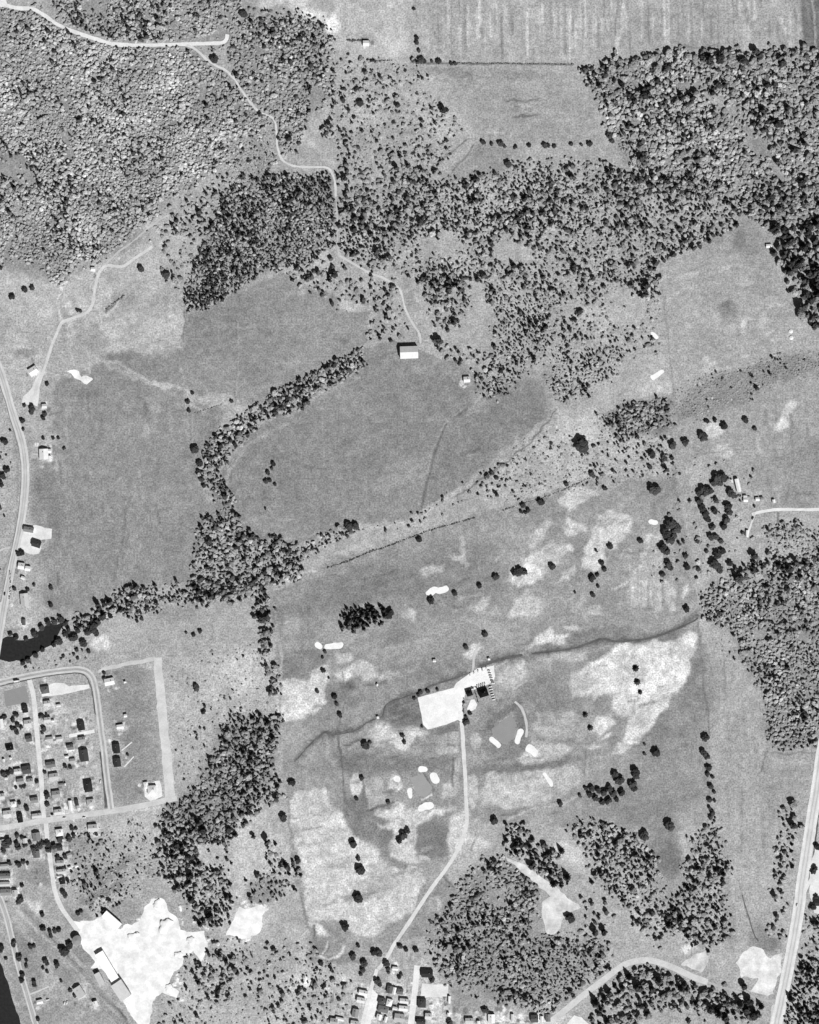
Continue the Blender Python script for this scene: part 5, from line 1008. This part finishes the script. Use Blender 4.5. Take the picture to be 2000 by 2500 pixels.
# ---- woods: region, spacing (px), radius range (px), shares of kinds, grey of the crowns, name used in labels
# shares: (conifer, dark broadleaf, broadleaf, shrub); the rest of the cells stay empty
WOODS = [
 ('0,22 90,30 230,105 455,119 500,150 590,226 640,287 660,296 640,330 560,330 520,420 430,480 365,505 405,532 345,580 250,632 195,655 150,690 100,640 -30,640 -30,10', 6.4, (2.9, 4.8), (.015, .05, .92, .0), .175, 'north western wood'),
 ('100,-30 560,-30 590,30 650,35 730,34 790,60 805,110 800,250 745,300 715,385 690,380 681,350 679,300 640,268 572,180 556,112 330,103 180,70', 7, (3.0, 5.0), (.05, .14, .76, .0), .16, 'wood north of the forest road'),
 ('590,300 655,300 672,360 690,400 600,430 545,420 530,350', 6.5, (2.6, 4.2), (.0, .02, .1, .8), .17, 'low scrub inside the track bend'),
 ('470,160 560,230 640,290 560,330 500,330 470,260', 14, (3.5, 6), (.05, .25, .3, .2), .14, 'scrub west of the forest track'),
 ('800,140 1010,160 1060,230 1130,310 1110,370 1060,410 980,420 840,410 790,330 800,250', 10, (2.6, 6), (.05, .2, .08, .36), .12, 'thinly treed opening'),
 ('570,432 700,424 812,425 816,480 812,600 760,640 690,650 640,655 600,700 560,720 500,752 452,765 452,700 480,640 510,560 545,500', 6.4, (2.8, 4.4), (.44, .24, .3, .0), .125, 'dense conifer stand'),
 ('430,500 545,440 570,440 545,500 500,600 460,700 450,740 415,700 400,600', 11, (3, 5.5), (.1, .15, .45, .1), .14, 'wood edge by the farm clearing'),
 ('690,655 780,655 890,690 895,740 850,755 760,725 735,690', 13, (3.2, 6.2), (.1, .45, .08, .15), .12, 'copse above the upper field'),
 ('905,680 955,690 985,760 1000,820 910,830', 13, (3.2, 6), (.1, .4, .1, .2), .12, 'copse right of the upper field'),
 ('830,435 1000,420 1100,430 1170,425 1300,400 1480,405 1580,470 1560,560 1400,590 1200,560 1050,560 960,600 900,660 835,620', 8.2, (2.8, 5.6), (.17, .38, .24, .14), .125, 'mixed wood below the hay fields'),
 ('1480,405 1560,440 1700,480 1800,505 1780,540 1720,590 1640,630 1600,640 1560,560', 9.4, (3.4, 6.2), (.2, .38, .22, .1), .125, 'mixed wood left of the right field'),
 ('960,600 1050,560 1200,560 1400,590 1560,560 1600,640 1608,720 1500,740 1440,730 1360,720 1250,700 1150,680 1100,700 1000,680 900,660', 9.4, (2.8, 5.8), (.10, .34, .1, .34), .12, 'open wood in the middle'),
 ('1040,640 1130,660 1150,740 1120,800 1060,800 1040,740', 10, (3.2, 5.8), (.2, .48, .1, .05), .12, 'dark copse in the middle'),
 ('1200,700 1360,720 1350,800 1330,880 1240,950 1200,990 1180,930 1210,850 1190,790', 8.2, (2.6, 4.8), (.25, .32, .30, .08), .12, 'dark copse north of the cottage'),
 ('1070,835 1160,860 1215,880 1200,960 1160,975 1150,900 1080,860', 13, (3.6, 6.5), (.15, .5, .1, .1), .12, 'trees around the cottage'),
 ('1360,720 1500,740 1600,690 1610,860 1500,830 1420,830 1360,850', 11, (2.6, 6), (.06, .26, .05, .45), .12, 'scattered trees left of the right field'),
 ('1350,860 1500,840 1540,860 1500,920 1440,960 1380,990 1340,950', 7.8, (2.4, 4.2), (.12, .22, .32, .25), .125, 'scrub copse at the tip of the central field'),
 ('1420,165 1560,152 1700,148 1900,132 2060,138 2060,470 1900,560 1850,540 1800,500 1700,480 1560,440 1520,390 1490,320 1450,230', 8.6, (3.9, 6.4), (.05, .16, .76, .0), .155, 'north eastern wood'),
 ('1560,440 1700,430 1850,470 1960,450 2060,480 2060,560 1900,560 1800,505 1700,480', 11, (4.2, 7.5), (.2, .32, .3, .0), .13, 'lower edge of the north eastern wood'),
 ('1885,560 1940,550 2060,520 2060,800 1975,795 1950,750 1925,700 1905,620', 12, (6, 9.6), (.3, .42, .16, .0), .10, 'dark wood on the right edge'),
 ('885,850 905,880 860,920 800,960 730,1000 650,1030 600,1075 565,1110 545,1160 555,1200 575,1250 545,1255 515,1200 485,1150 490,1110 530,1060 570,1020 640,980 730,930 800,900 850,860', 7.6, (3.2, 5.8), (.14, .52, .22, .06), .12, 'curved belt between the central fields'),
 ('505,1262 580,1255 620,1320 680,1312 750,1345 742,1400 690,1425 640,1425 600,1445 540,1445 475,1430 480,1360', 7.6, (3.0, 5.6), (.16, .42, .3, .06), .13, 'wood where the belt meets the creek'),
 ('620,1420 640,1440 560,1470 480,1480 420,1470 340,1500 280,1490 230,1520 170,1540 160,1530 230,1490 280,1450 330,1435 400,1430 480,1425', 7.8, (3, 5.8), (.12, .46, .24, .08), .12, 'creekside wood above the pond'),
 ('625,1440 640,1438 650,1500 655,1560 672,1640 678,1690 664,1690 645,1640 636,1560 630,1500', 9, (3.6, 6.6), (.14, .56, .1, .08), .11, 'hedgerow down the western golf boundary'),
 ('750,1340 800,1305 850,1285 860,1300 800,1335 750,1360', 8.6, (3, 5.6), (.08, .5, .25, .08), .12, 'thin creekside row right of the wood'),
 ('870,1285 1000,1262 1100,1215 1160,1180 1240,1120 1290,1075 1300,1090 1230,1160 1160,1205 1080,1250 1000,1285 880,1300', 14, (2.2, 4.6), (.0, .25, .05, .35), .11, 'bushy fence line right of the central field'),
 ('1180,1160 1230,1140 1260,1180 1200,1220 1165,1210', 12, (3, 6.5), (.05, .5, .1, .2), .11, 'bushes at the right corner of the central field'),
 ('1280,1090 1340,1040 1480,1020 1640,1060 1650,1160 1500,1175 1340,1215 1230,1220 1240,1160', 10, (2.4, 5.0), (.0, .09, .05, .62), .13, 'pale scrub above the golf course'),
 ('1478,1022 1530,985 1640,968 1643,1050 1600,1058 1520,1066', 7.6, (3.0, 4.8), (.25, .5, .22, .0), .11, 'square plantation'),
 ('1652,965 1750,910 1900,880 2060,858 2060,900 1900,930 1800,985 1652,1040', 6.4, (2.4, 4.2), (.0, .02, .0, .85), .16, 'rough scrub in the right field'),
 ('838,1500 870,1490 910,1488 930,1500 926,1520 900,1532 870,1535 840,1525', 8.2, (4.2, 6.2), (.9, .08, .0, .0), .05, 'oval conifer plantation'),
 ('430,1610 660,1570 676,1730 560,1745 540,1820 450,1930 430,1760', 11, (2, 4.2), (.0, .08, .03, .55), .13, 'pale scrub right of the estate'),
 ('565,1745 676,1752 676,1880 690,1940 640,1960 560,2040 470,2050 385,1990 440,1955 500,1895 545,1820', 7.6, (2.9, 5.4), (.2, .40, .24, .08), .12, 'wood south west of the golf course'),
 ('395,2000 470,2000 560,2030 560,2180 565,2240 520,2265 500,2260 440,2165 400,2135', 8.4, (3.4, 6), (.26, .46, .14, .05), .11, 'wood above the quarry'),
 ('640,2050 700,2100 730,2100 715,2165 650,2205 600,2200 600,2150 660,2110', 12, (3.2, 6), (.1, .42, .1, .15), .12, 'copse left of the south western meadow'),
 ('180,2030 330,2010 390,2060 380,2140 250,2230 190,2210 180,2120', 9.5, (2.4, 5), (.02, .06, .22, .45), .15, 'rough slope above the quarry'),
 ('480,2330 570,2320 610,2370 590,2420 500,2430', 14, (4, 7), (.1, .4, .1, .15), .12, 'trees right of the quarry'),
 ('440,2300 760,2300 860,2420 820,2500 380,2500 440,2400', 11, (2.6, 5.4), (.0, .08, .26, .3), .15, 'rough scrub left of the village'),
 ('1235,2025 1285,2022 1300,2055 1365,2085 1385,2150 1350,2172 1305,2130 1245,2085', 10, (4.4, 7.6), (.35, .42, .1, .05), .10, 'wood above the broad bare path'),
 ('1145,2120 1180,2090 1240,2092 1310,2160 1312,2240 1300,2280 1340,2290 1400,2290 1450,2298 1492,2310 1482,2370 1390,2442 1330,2470 1200,2445 1120,2400 1060,2350 1048,2290 1100,2200 1125,2160', 8, (2.8, 5.2), (.09, .22, .42, .14), .125, 'southern wood'),
 ('1400,2010 1480,2018 1560,2025 1590,2080 1612,2130 1616,2200 1580,2222 1520,2212 1480,2172 1440,2110', 8.8, (3.2, 5.8), (.12, .34, .34, .1), .12, 'middle copse'),
 ('1400,2170 1480,2180 1500,2230 1480,2300 1420,2290 1420,2220', 19, (4, 7), (.05, .45, .06, .15), .12, 'scattered trees below the middle copse'),
 ('1700,2035 1756,2005 1772,2080 1772,2160 1777,2230 1772,2290 1710,2320 1640,2265 1590,2235 1660,2170 1692,2100', 9, (3.2, 6), (.14, .36, .28, .08), .12, 'eastern copse'),
 ('1530,2220 1610,2235 1640,2270 1620,2310 1560,2290', 12, (3.6, 6.6), (.1, .45, .1, .1), .11, 'trees above the curved road'),
 ('1505,2385 1545,2368 1600,2364 1660,2394 1720,2412 1772,2404 1820,2434 1862,2466 1846,2500 1780,2470 1700,2470 1600,2480 1520,2510 1440,2510 1450,2440', 12, (5, 8.6), (.22, .45, .12, .05), .10, 'wood below the curved road'),
 ('1680,2470 1860,2470 1860,2510 1690,2510', 22, (4, 8), (.1, .5, .0, .1), .1, 'trees at the bottom right'),
 ('1940,2345 2060,2330 2060,2520 1918,2520 1928,2430', 8.4, (3.6, 5.6), (.5, .24, .22, .0), .10, 'dense wood right of the eastern highway'),
 ('1962,2215 1990,2235 2060,2240 2060,2330 1945,2335 1952,2280', 12, (3, 5.5), (.1, .3, .12, .25), .12, 'rough ground right of the eastern highway'),
 ('1912,1950 1938,1955 1952,2005 1938,2090 1918,2190 1908,2292 1888,2290 1894,2200 1890,2100 1902,2005', 12.5, (4, 7), (.1, .55, .08, .1), .11, 'tree belt left of the eastern highway'),
 ('1860,1292 2060,1285 2060,1385 1900,1390 1870,1375 1880,1330', 7, (2.6, 4.4), (.04, .14, .5, .25), .135, 'young wood right of the farm'),
 ('1712,1500 1716,1445 1790,1402 1870,1388 2060,1378 2060,1800 2000,1820 1890,1832 1880,1755 1862,1690 1830,1640 1790,1545 1760,1532', 7.6, (3.1, 5.2), (.05, .14, .74, .05), .145, 'eastern wood'),
 ('1790,1395 1870,1372 2000,1362 2000,1380 1880,1395 1800,1418', 9, (5, 7.5), (.1, .8, .0, .0), .09, 'dark front row of the eastern wood'),
 ('1500,148 1640,140 1900,124 2010,130 2010,148 1900,146 1700,158 1510,166', 9, (6, 8.5), (.05, .55, .35, .0), .1, 'front row of the north eastern wood'),
 ('1700,1130 1850,1150 1830,1330 1690,1420 1600,1420 1600,1260 1680,1220', 20, (2.8, 5.5), (.0, .2, .12, .2), .12, 'open ground about the farm grove'),
 ('545,600 600,560 600,640 560,690 500,740', 6.6, (2.8, 4.4), (.44, .24, .28, .0), .12, 'lower conifer stand'),
 ('0,1610 60,1625 130,1600 200,1590 220,1620 120,1640 0,1655', 13, (2, 4.4), (0, .2, .05, .35), .12, 'bushes below the pond'),
 ('1760,1530 1830,1640 1800,1600 1750,1560', 14, (2.5, 4.5), (0, .2, .1, .3), .12, 'fringe of the eastern wood'),
 ('0,940 20,1010 40,1100 40,1200 10,1340 0,1340', 15, (2, 3.6), (0, .12, .05, .4), .13, 'bushes left of the western highway'),
 ('700,660 830,635 870,680 800,680 720,680', 18, (3, 5.6), (.1, .4, .05, .1), .12, 'trees by the track bend'),
]
CLEAR = [ # openings inside the woods
 '1710,230 1750,232 1800,262 1812,290 1790,285 1755,262', '1820,300 1850,325 1875,350 1885,385 1862,385 1838,372 1825,340', '1880,385 1905,420 1925,440 1910,450 1890,430', '480,95 560,70 570,115 500,115', '-5,395 18,400 20,430 -5,435',
 '10,370 60,380 80,430 100,450 60,460 20,430', '1230,575 1300,610 1310,640 1240,650 1200,620', '1140,770 1200,740 1215,790 1160,840 1120,830', '1480,730 1530,700 1580,740 1560,800 1500,790', '480,2060 540,2070 560,2110 500,2110',
 '1130,350 1200,350 1200,400 1100,440 1050,440 1080,400', '1030,590 1060,580 1060,620 1030,650', '1500,360 1545,380 1530,410 1500,400', '330,560 400,525 412,530 340,610 300,640', '1195,2165 1230,2175 1230,2215 1190,2210', '60,505 0,640 130,700 0,700',
 '900,2470 0,0 0,0', '200,0 260,0 262,40 210,36', '500,190 510,200 495,260 480,260', '760,205 790,225 775,330 755,330', '1090,560 1120,600 1090,640 1060,600']
CLEARP = [P(s) for s in CLEAR]
for i_, w_ in enumerate(WOODS):                         # pale crowns and undergrowth between the dark ones
    c_, d_, b_, h_ = w_[3]
    if d_ >= .2 and c_ < .5: d2 = d_ * .62; b2 = b_ + d_ * .38 + .10; WOODS[i_] = w_[:3] + ((c_, d2, b2, min(h_ + .05, max(0, .97 - c_ - d2 - b2))),) + w_[4:]
pts_all = []
for wi, (s, sp, (r0, r1), sh, al, nm) in enumerate(WOODS):
    pl = P(s); xs = [p[0] for p in pl]; ys = [p[1] for p in pl]; r = np.random.default_rng(1000 + wi)
    x, y = np.meshgrid(np.arange(max(min(xs) - 14, -25), min(max(xs) + 14, 2030), sp), np.arange(max(min(ys) - 14, -25), min(max(ys) + 14, 2530), sp * .9))
    x = x.copy(); x[1::2] += sp / 2
    x = x.ravel() + r.normal(0, sp * .27, x.size); y = y.ravel() + r.normal(0, sp * .27, y.size)
    wx, wy = x + 16 * fbm(x, y, 45, 3, 2) + 6 * fbm(x, y, 14, 5, 1), y + 16 * fbm(x, y, 45, 4, 2) + 6 * fbm(x, y, 14, 6, 1)
    de = seg_dist(pl, wx, wy, True); de = np.where(inside(pl, wx, wy), de, -de)
    sharp = nm in ('dense conifer stand', 'lower conifer stand', 'curved belt between the central fields', 'square plantation', 'north eastern wood', 'eastern wood')
    k = r.random(len(x)) < (np.clip(.8 + de / 8, 0, 1) * (de > -5) if sharp else np.clip(.62 + de / 26, 0, 1) * (de > -14))
    if sh[2] > .6: k &= ~((fbm(x, y, 42, 611, 3) < -.42) & (r.random(len(x)) < .7))
    x, y = x[k], y[k]
    # clumping: where the mottling is low the dark kinds give way to light ones or nothing
    cl = fbm(x, y, 75, 500 + wi, 3); u = np.clip(r.random(len(x)) - .42 * cl, 0, .999)
    kind = np.full(len(x), 'x'); c = np.cumsum(sh)
    for kk, lo, hi in (('c', 0, c[0]), ('d', c[0], c[1]), ('b', c[1], c[2]), ('s', c[2], c[3])): kind[(u >= lo) & (u < hi)] = kk
    rad = r.uniform(r0, r1, len(x)) * np.where(kind == 's', .6, 1) * np.where(kind == 'd', .92, 1)
    rad *= np.clip(np.exp(r.normal(0, .24, len(x)) + .35 * fbm(x, y, 50, 950, 2)), .6, 1.7)
    a = np.where(kind == 'c', .035, np.where(kind == 'd', .062, np.where(kind == 's', .20, np.where(al < .135, .225, al * 1.65)))) * np.exp(r.normal(0, np.where(kind == 'd', .45, .17), len(x)) + .42 * fbm(x, y, 70, 900, 3))
    for q in range(len(x)):
        if kind[q] != 'x': pts_all.append((x[q], y[q], rad[q], kind[q], a[q], wi))
pa = np.array([(p[0], p[1]) for p in pts_all]); ok = np.ones(len(pa), bool)
for k, g, m in OVER:
    if k == 'pt': ok &= np.hypot(pa[:, 0] - g[0], pa[:, 1] - g[1]) > m
    elif k == 'line':
        b = np.array(g); q = (pa[:, 0] > b[:, 0].min() - m) & (pa[:, 0] < b[:, 0].max() + m) & (pa[:, 1] > b[:, 1].min() - m) & (pa[:, 1] < b[:, 1].max() + m) & ok
        i = np.where(q)[0]
        if len(i): ok[i[seg_dist(g, pa[i, 0], pa[i, 1]) < m]] = False
    else:
        q = inside(g, pa[:, 0], pa[:, 1]) | ((seg_dist(g, pa[:, 0], pa[:, 1], True) < m) if m else False); ok &= ~q
for g in CLEARP: ok &= ~inside(g, pa[:, 0], pa[:, 1]) | (RNG.random(len(pa)) < .08)
pts = [p for p, k in zip(pts_all, ok) if k]
in_view = lambda p: 4 < p[0] < 1996 and 4 < p[1] < 2496
ADJ = {'c': 'tall conifer in the ', 'd': 'large dark tree in the ', 'b': 'broad pale crown in the ', 's': 'large shrub in the '}
WB = []
for wd_ in WOODS:
    q_ = P(wd_[0]); WB.append((min(p[0] for p in q_), max(p[0] for p in q_), min(p[1] for p in q_), max(p[1] for p in q_)))
def short(t):
    w_ = t.split()
    if len(w_) > 16: w_ = [q for q in w_ if q not in ('the',)]
    return ' '.join(w_[:16])
def part_of(x, y, wi):
    a, b, c, d = WB[wi]; u = (x - a) / (b - a); v = (y - c) / (d - c)
    if b - a > 330 and d - c > 200:
        return ('west', 'mid west', 'mid east', 'east')[min(int(u * 4), 3)] + ' of the ' + ('north edge', 'upper half', 'lower half', 'south edge')[min(max(int(v * 4), 0), 3)]
    ns = 'north' if v < .33 else 'south' if v > .67 else ''; ew = 'west' if u < .33 else 'east' if u > .67 else ''
    return (ns + ' ' + ew).strip() or 'middle'
single = set()
for kd in 'cdbs':
    room = 295 - NT[kd]
    c = sorted([i for i, p in enumerate(pts) if p[3] == kd and in_view(p)], key=lambda i: -pts[i][2])[:max(room, 0)]
    single.update(c)
HF = {'c': 2.0, 'd': 1.5, 'b': .85, 's': .55}
for i in sorted(single):
    x, y, r, kd, a, wi = pts[i]; nm = WOODS[wi][5]
    pt = part_of(x, y, wi); tree(x, y, r, r * S * HF[kd] * 1.15, kd, short(ADJ[kd] + pt + ' of the ' + nm), KIND[kd][0].replace('_', ' ') + 's in the ' + pt + ' of the ' + nm)
TPL = {'c': [cheap_conifer(k) for k in range(8)], 'd': [cheap_broad(50 + k) for k in range(8)], 'b': [cheap_broad(80 + k) for k in range(10)], 's': [shrub_mesh(k) for k in range(6)]}
STUFF = {'c': ('conifer_forest', 'mass of smaller dark conifers filling the woods'), 'd': ('dark_woodland', 'mass of smaller dark trees filling the woods'), 'b': ('broadleaf_forest', 'mass of pale rounded crowns making up the forest canopy'), 's': ('scrub', 'low bushes and scrub scattered over the rough ground')}
for kd in 'cdbs':
    ii = [i for i, p in enumerate(pts) if p[3] == kd and i not in single]
    Vs, Fs, As, n = [], [], [], 0; r = np.random.default_rng(ord(kd))
    for ti, (tv, tf) in enumerate(TPL[kd]):
        sel = ii[ti::len(TPL[kd])]
        if not sel: continue
        q = np.array([(pts[i][0], pts[i][1], pts[i][2], pts[i][4]) for i in sel]); m = len(q)
        an = r.uniform(0, 6.28, m); ca, sa = np.cos(an), np.sin(an); rr = q[:, 2] * S; hh = rr * HF[kd] * np.clip(np.exp(r.normal(-.1, .27, m)), .5, 1.8)
        sx, sy = rr * r.uniform(.85, 1.15, m), rr * r.uniform(.85, 1.15, m)
        vx = tv[None, :, 0] * sx[:, None]; vy = tv[None, :, 1] * sy[:, None]
        Vv = np.stack([vx * ca[:, None] - vy * sa[:, None] + X(q[:, 0])[:, None], vx * sa[:, None] + vy * ca[:, None] + Y(q[:, 1])[:, None], tv[None, :, 2] * hh[:, None]], -1)
        Vs.append(Vv.reshape(-1, 3)); Fs.append((tf[None] + (np.arange(m) * len(tv))[:, None, None]).reshape(-1, 3) + n)
        As.append(np.repeat(q[:, 3], len(tv))); n += m * len(tv)
    nm, lb = STUFF[kd]
    o = obj(nm, mesh_np(nm, np.concatenate(Vs), np.concatenate(Fs), 3, np.concatenate(As)), stuff_m); o['kind'] = 'stuff'; o['label'] = lb
    print(nm, len(ii), 'faces', sum(len(f) for f in Fs))

# ---- hedges: one lumpy row each
hedge_m = grain_mat('hedge_foliage', .07, fine=.3, coarse=.2, fscale=1.0, cscale=.3)
def hedge(s, rp, gap, label, h=.9):
    c = resample(P(s), gap); Vs, Fs, n = [], [], 0
    for k, p in enumerate(c):
        if RNG.random() < .1: continue
        r = rp * S * RNG.uniform(.6, 1.5)
        V = lump(I0, .35, RNG) * np.array([r, r, h * .55 * r / (rp * S)]) + np.array([X(p[0] + RNG.normal() * .7), Y(p[1] + RNG.normal() * .7), h * .45])
        Vs.append(V); Fs.append(I0[1] + n); n += 12
    o = obj('hedge', mesh_np('hedge', np.concatenate(Vs), np.concatenate(Fs)), hedge_m); o['label'] = label; o['category'] = 'hedge'
hedge('800,1386 850,1370 900,1349 950,1333 1000,1313 1060,1292 1110,1278 1160,1264', 1.5, 2.6, 'thin dark hedge slanting across below the central field')
hedge('1230,1245 1270,1232 1330,1213 1400,1186 1440,1166', 1.2, 3, 'fainter upper stretch of the diagonal hedge')
hedge('1110,154 1200,155 1300,156 1400,157', 1.1, 2.6, 'long straight low hedge below the big hay field')
hedge('915,149 958,147', 1.4, 2.6, 'short dark hedge left of the hay field hedge')
hedge('848,98 900,99', 2.4, 3, 'short hedge on the north side of the small white farm building')
hedge('1160,1688 1163,1697 1168,1714', 1.2, 2, 'thin dark hedge between clubhouse and terrace')
hedge('1140,1687 1150,1680 1168,1676', 1.8, 2.4, 'dark lumps standing in for the shadow strip north of the clubhouse wing')  # row of dark lumps laid in place of the clubhouse's shadow strip
hedge('1132,1705 1130,1725 1133,1740', 1.4, 2.6, 'low hedge on the east rim of the car park')
hedge('258,756 282,737 303,721', 1.6, 2.4, 'short dark hedge in the farm clearing')
hedge('24,1395 26,1430 22,1460', 1.3, 3, 'roadside hedge along the western highway by the houses')
hedge('470,1010 505,1000 545,985', .9, 3, 'thin broken hedge at the left end of the upper field')
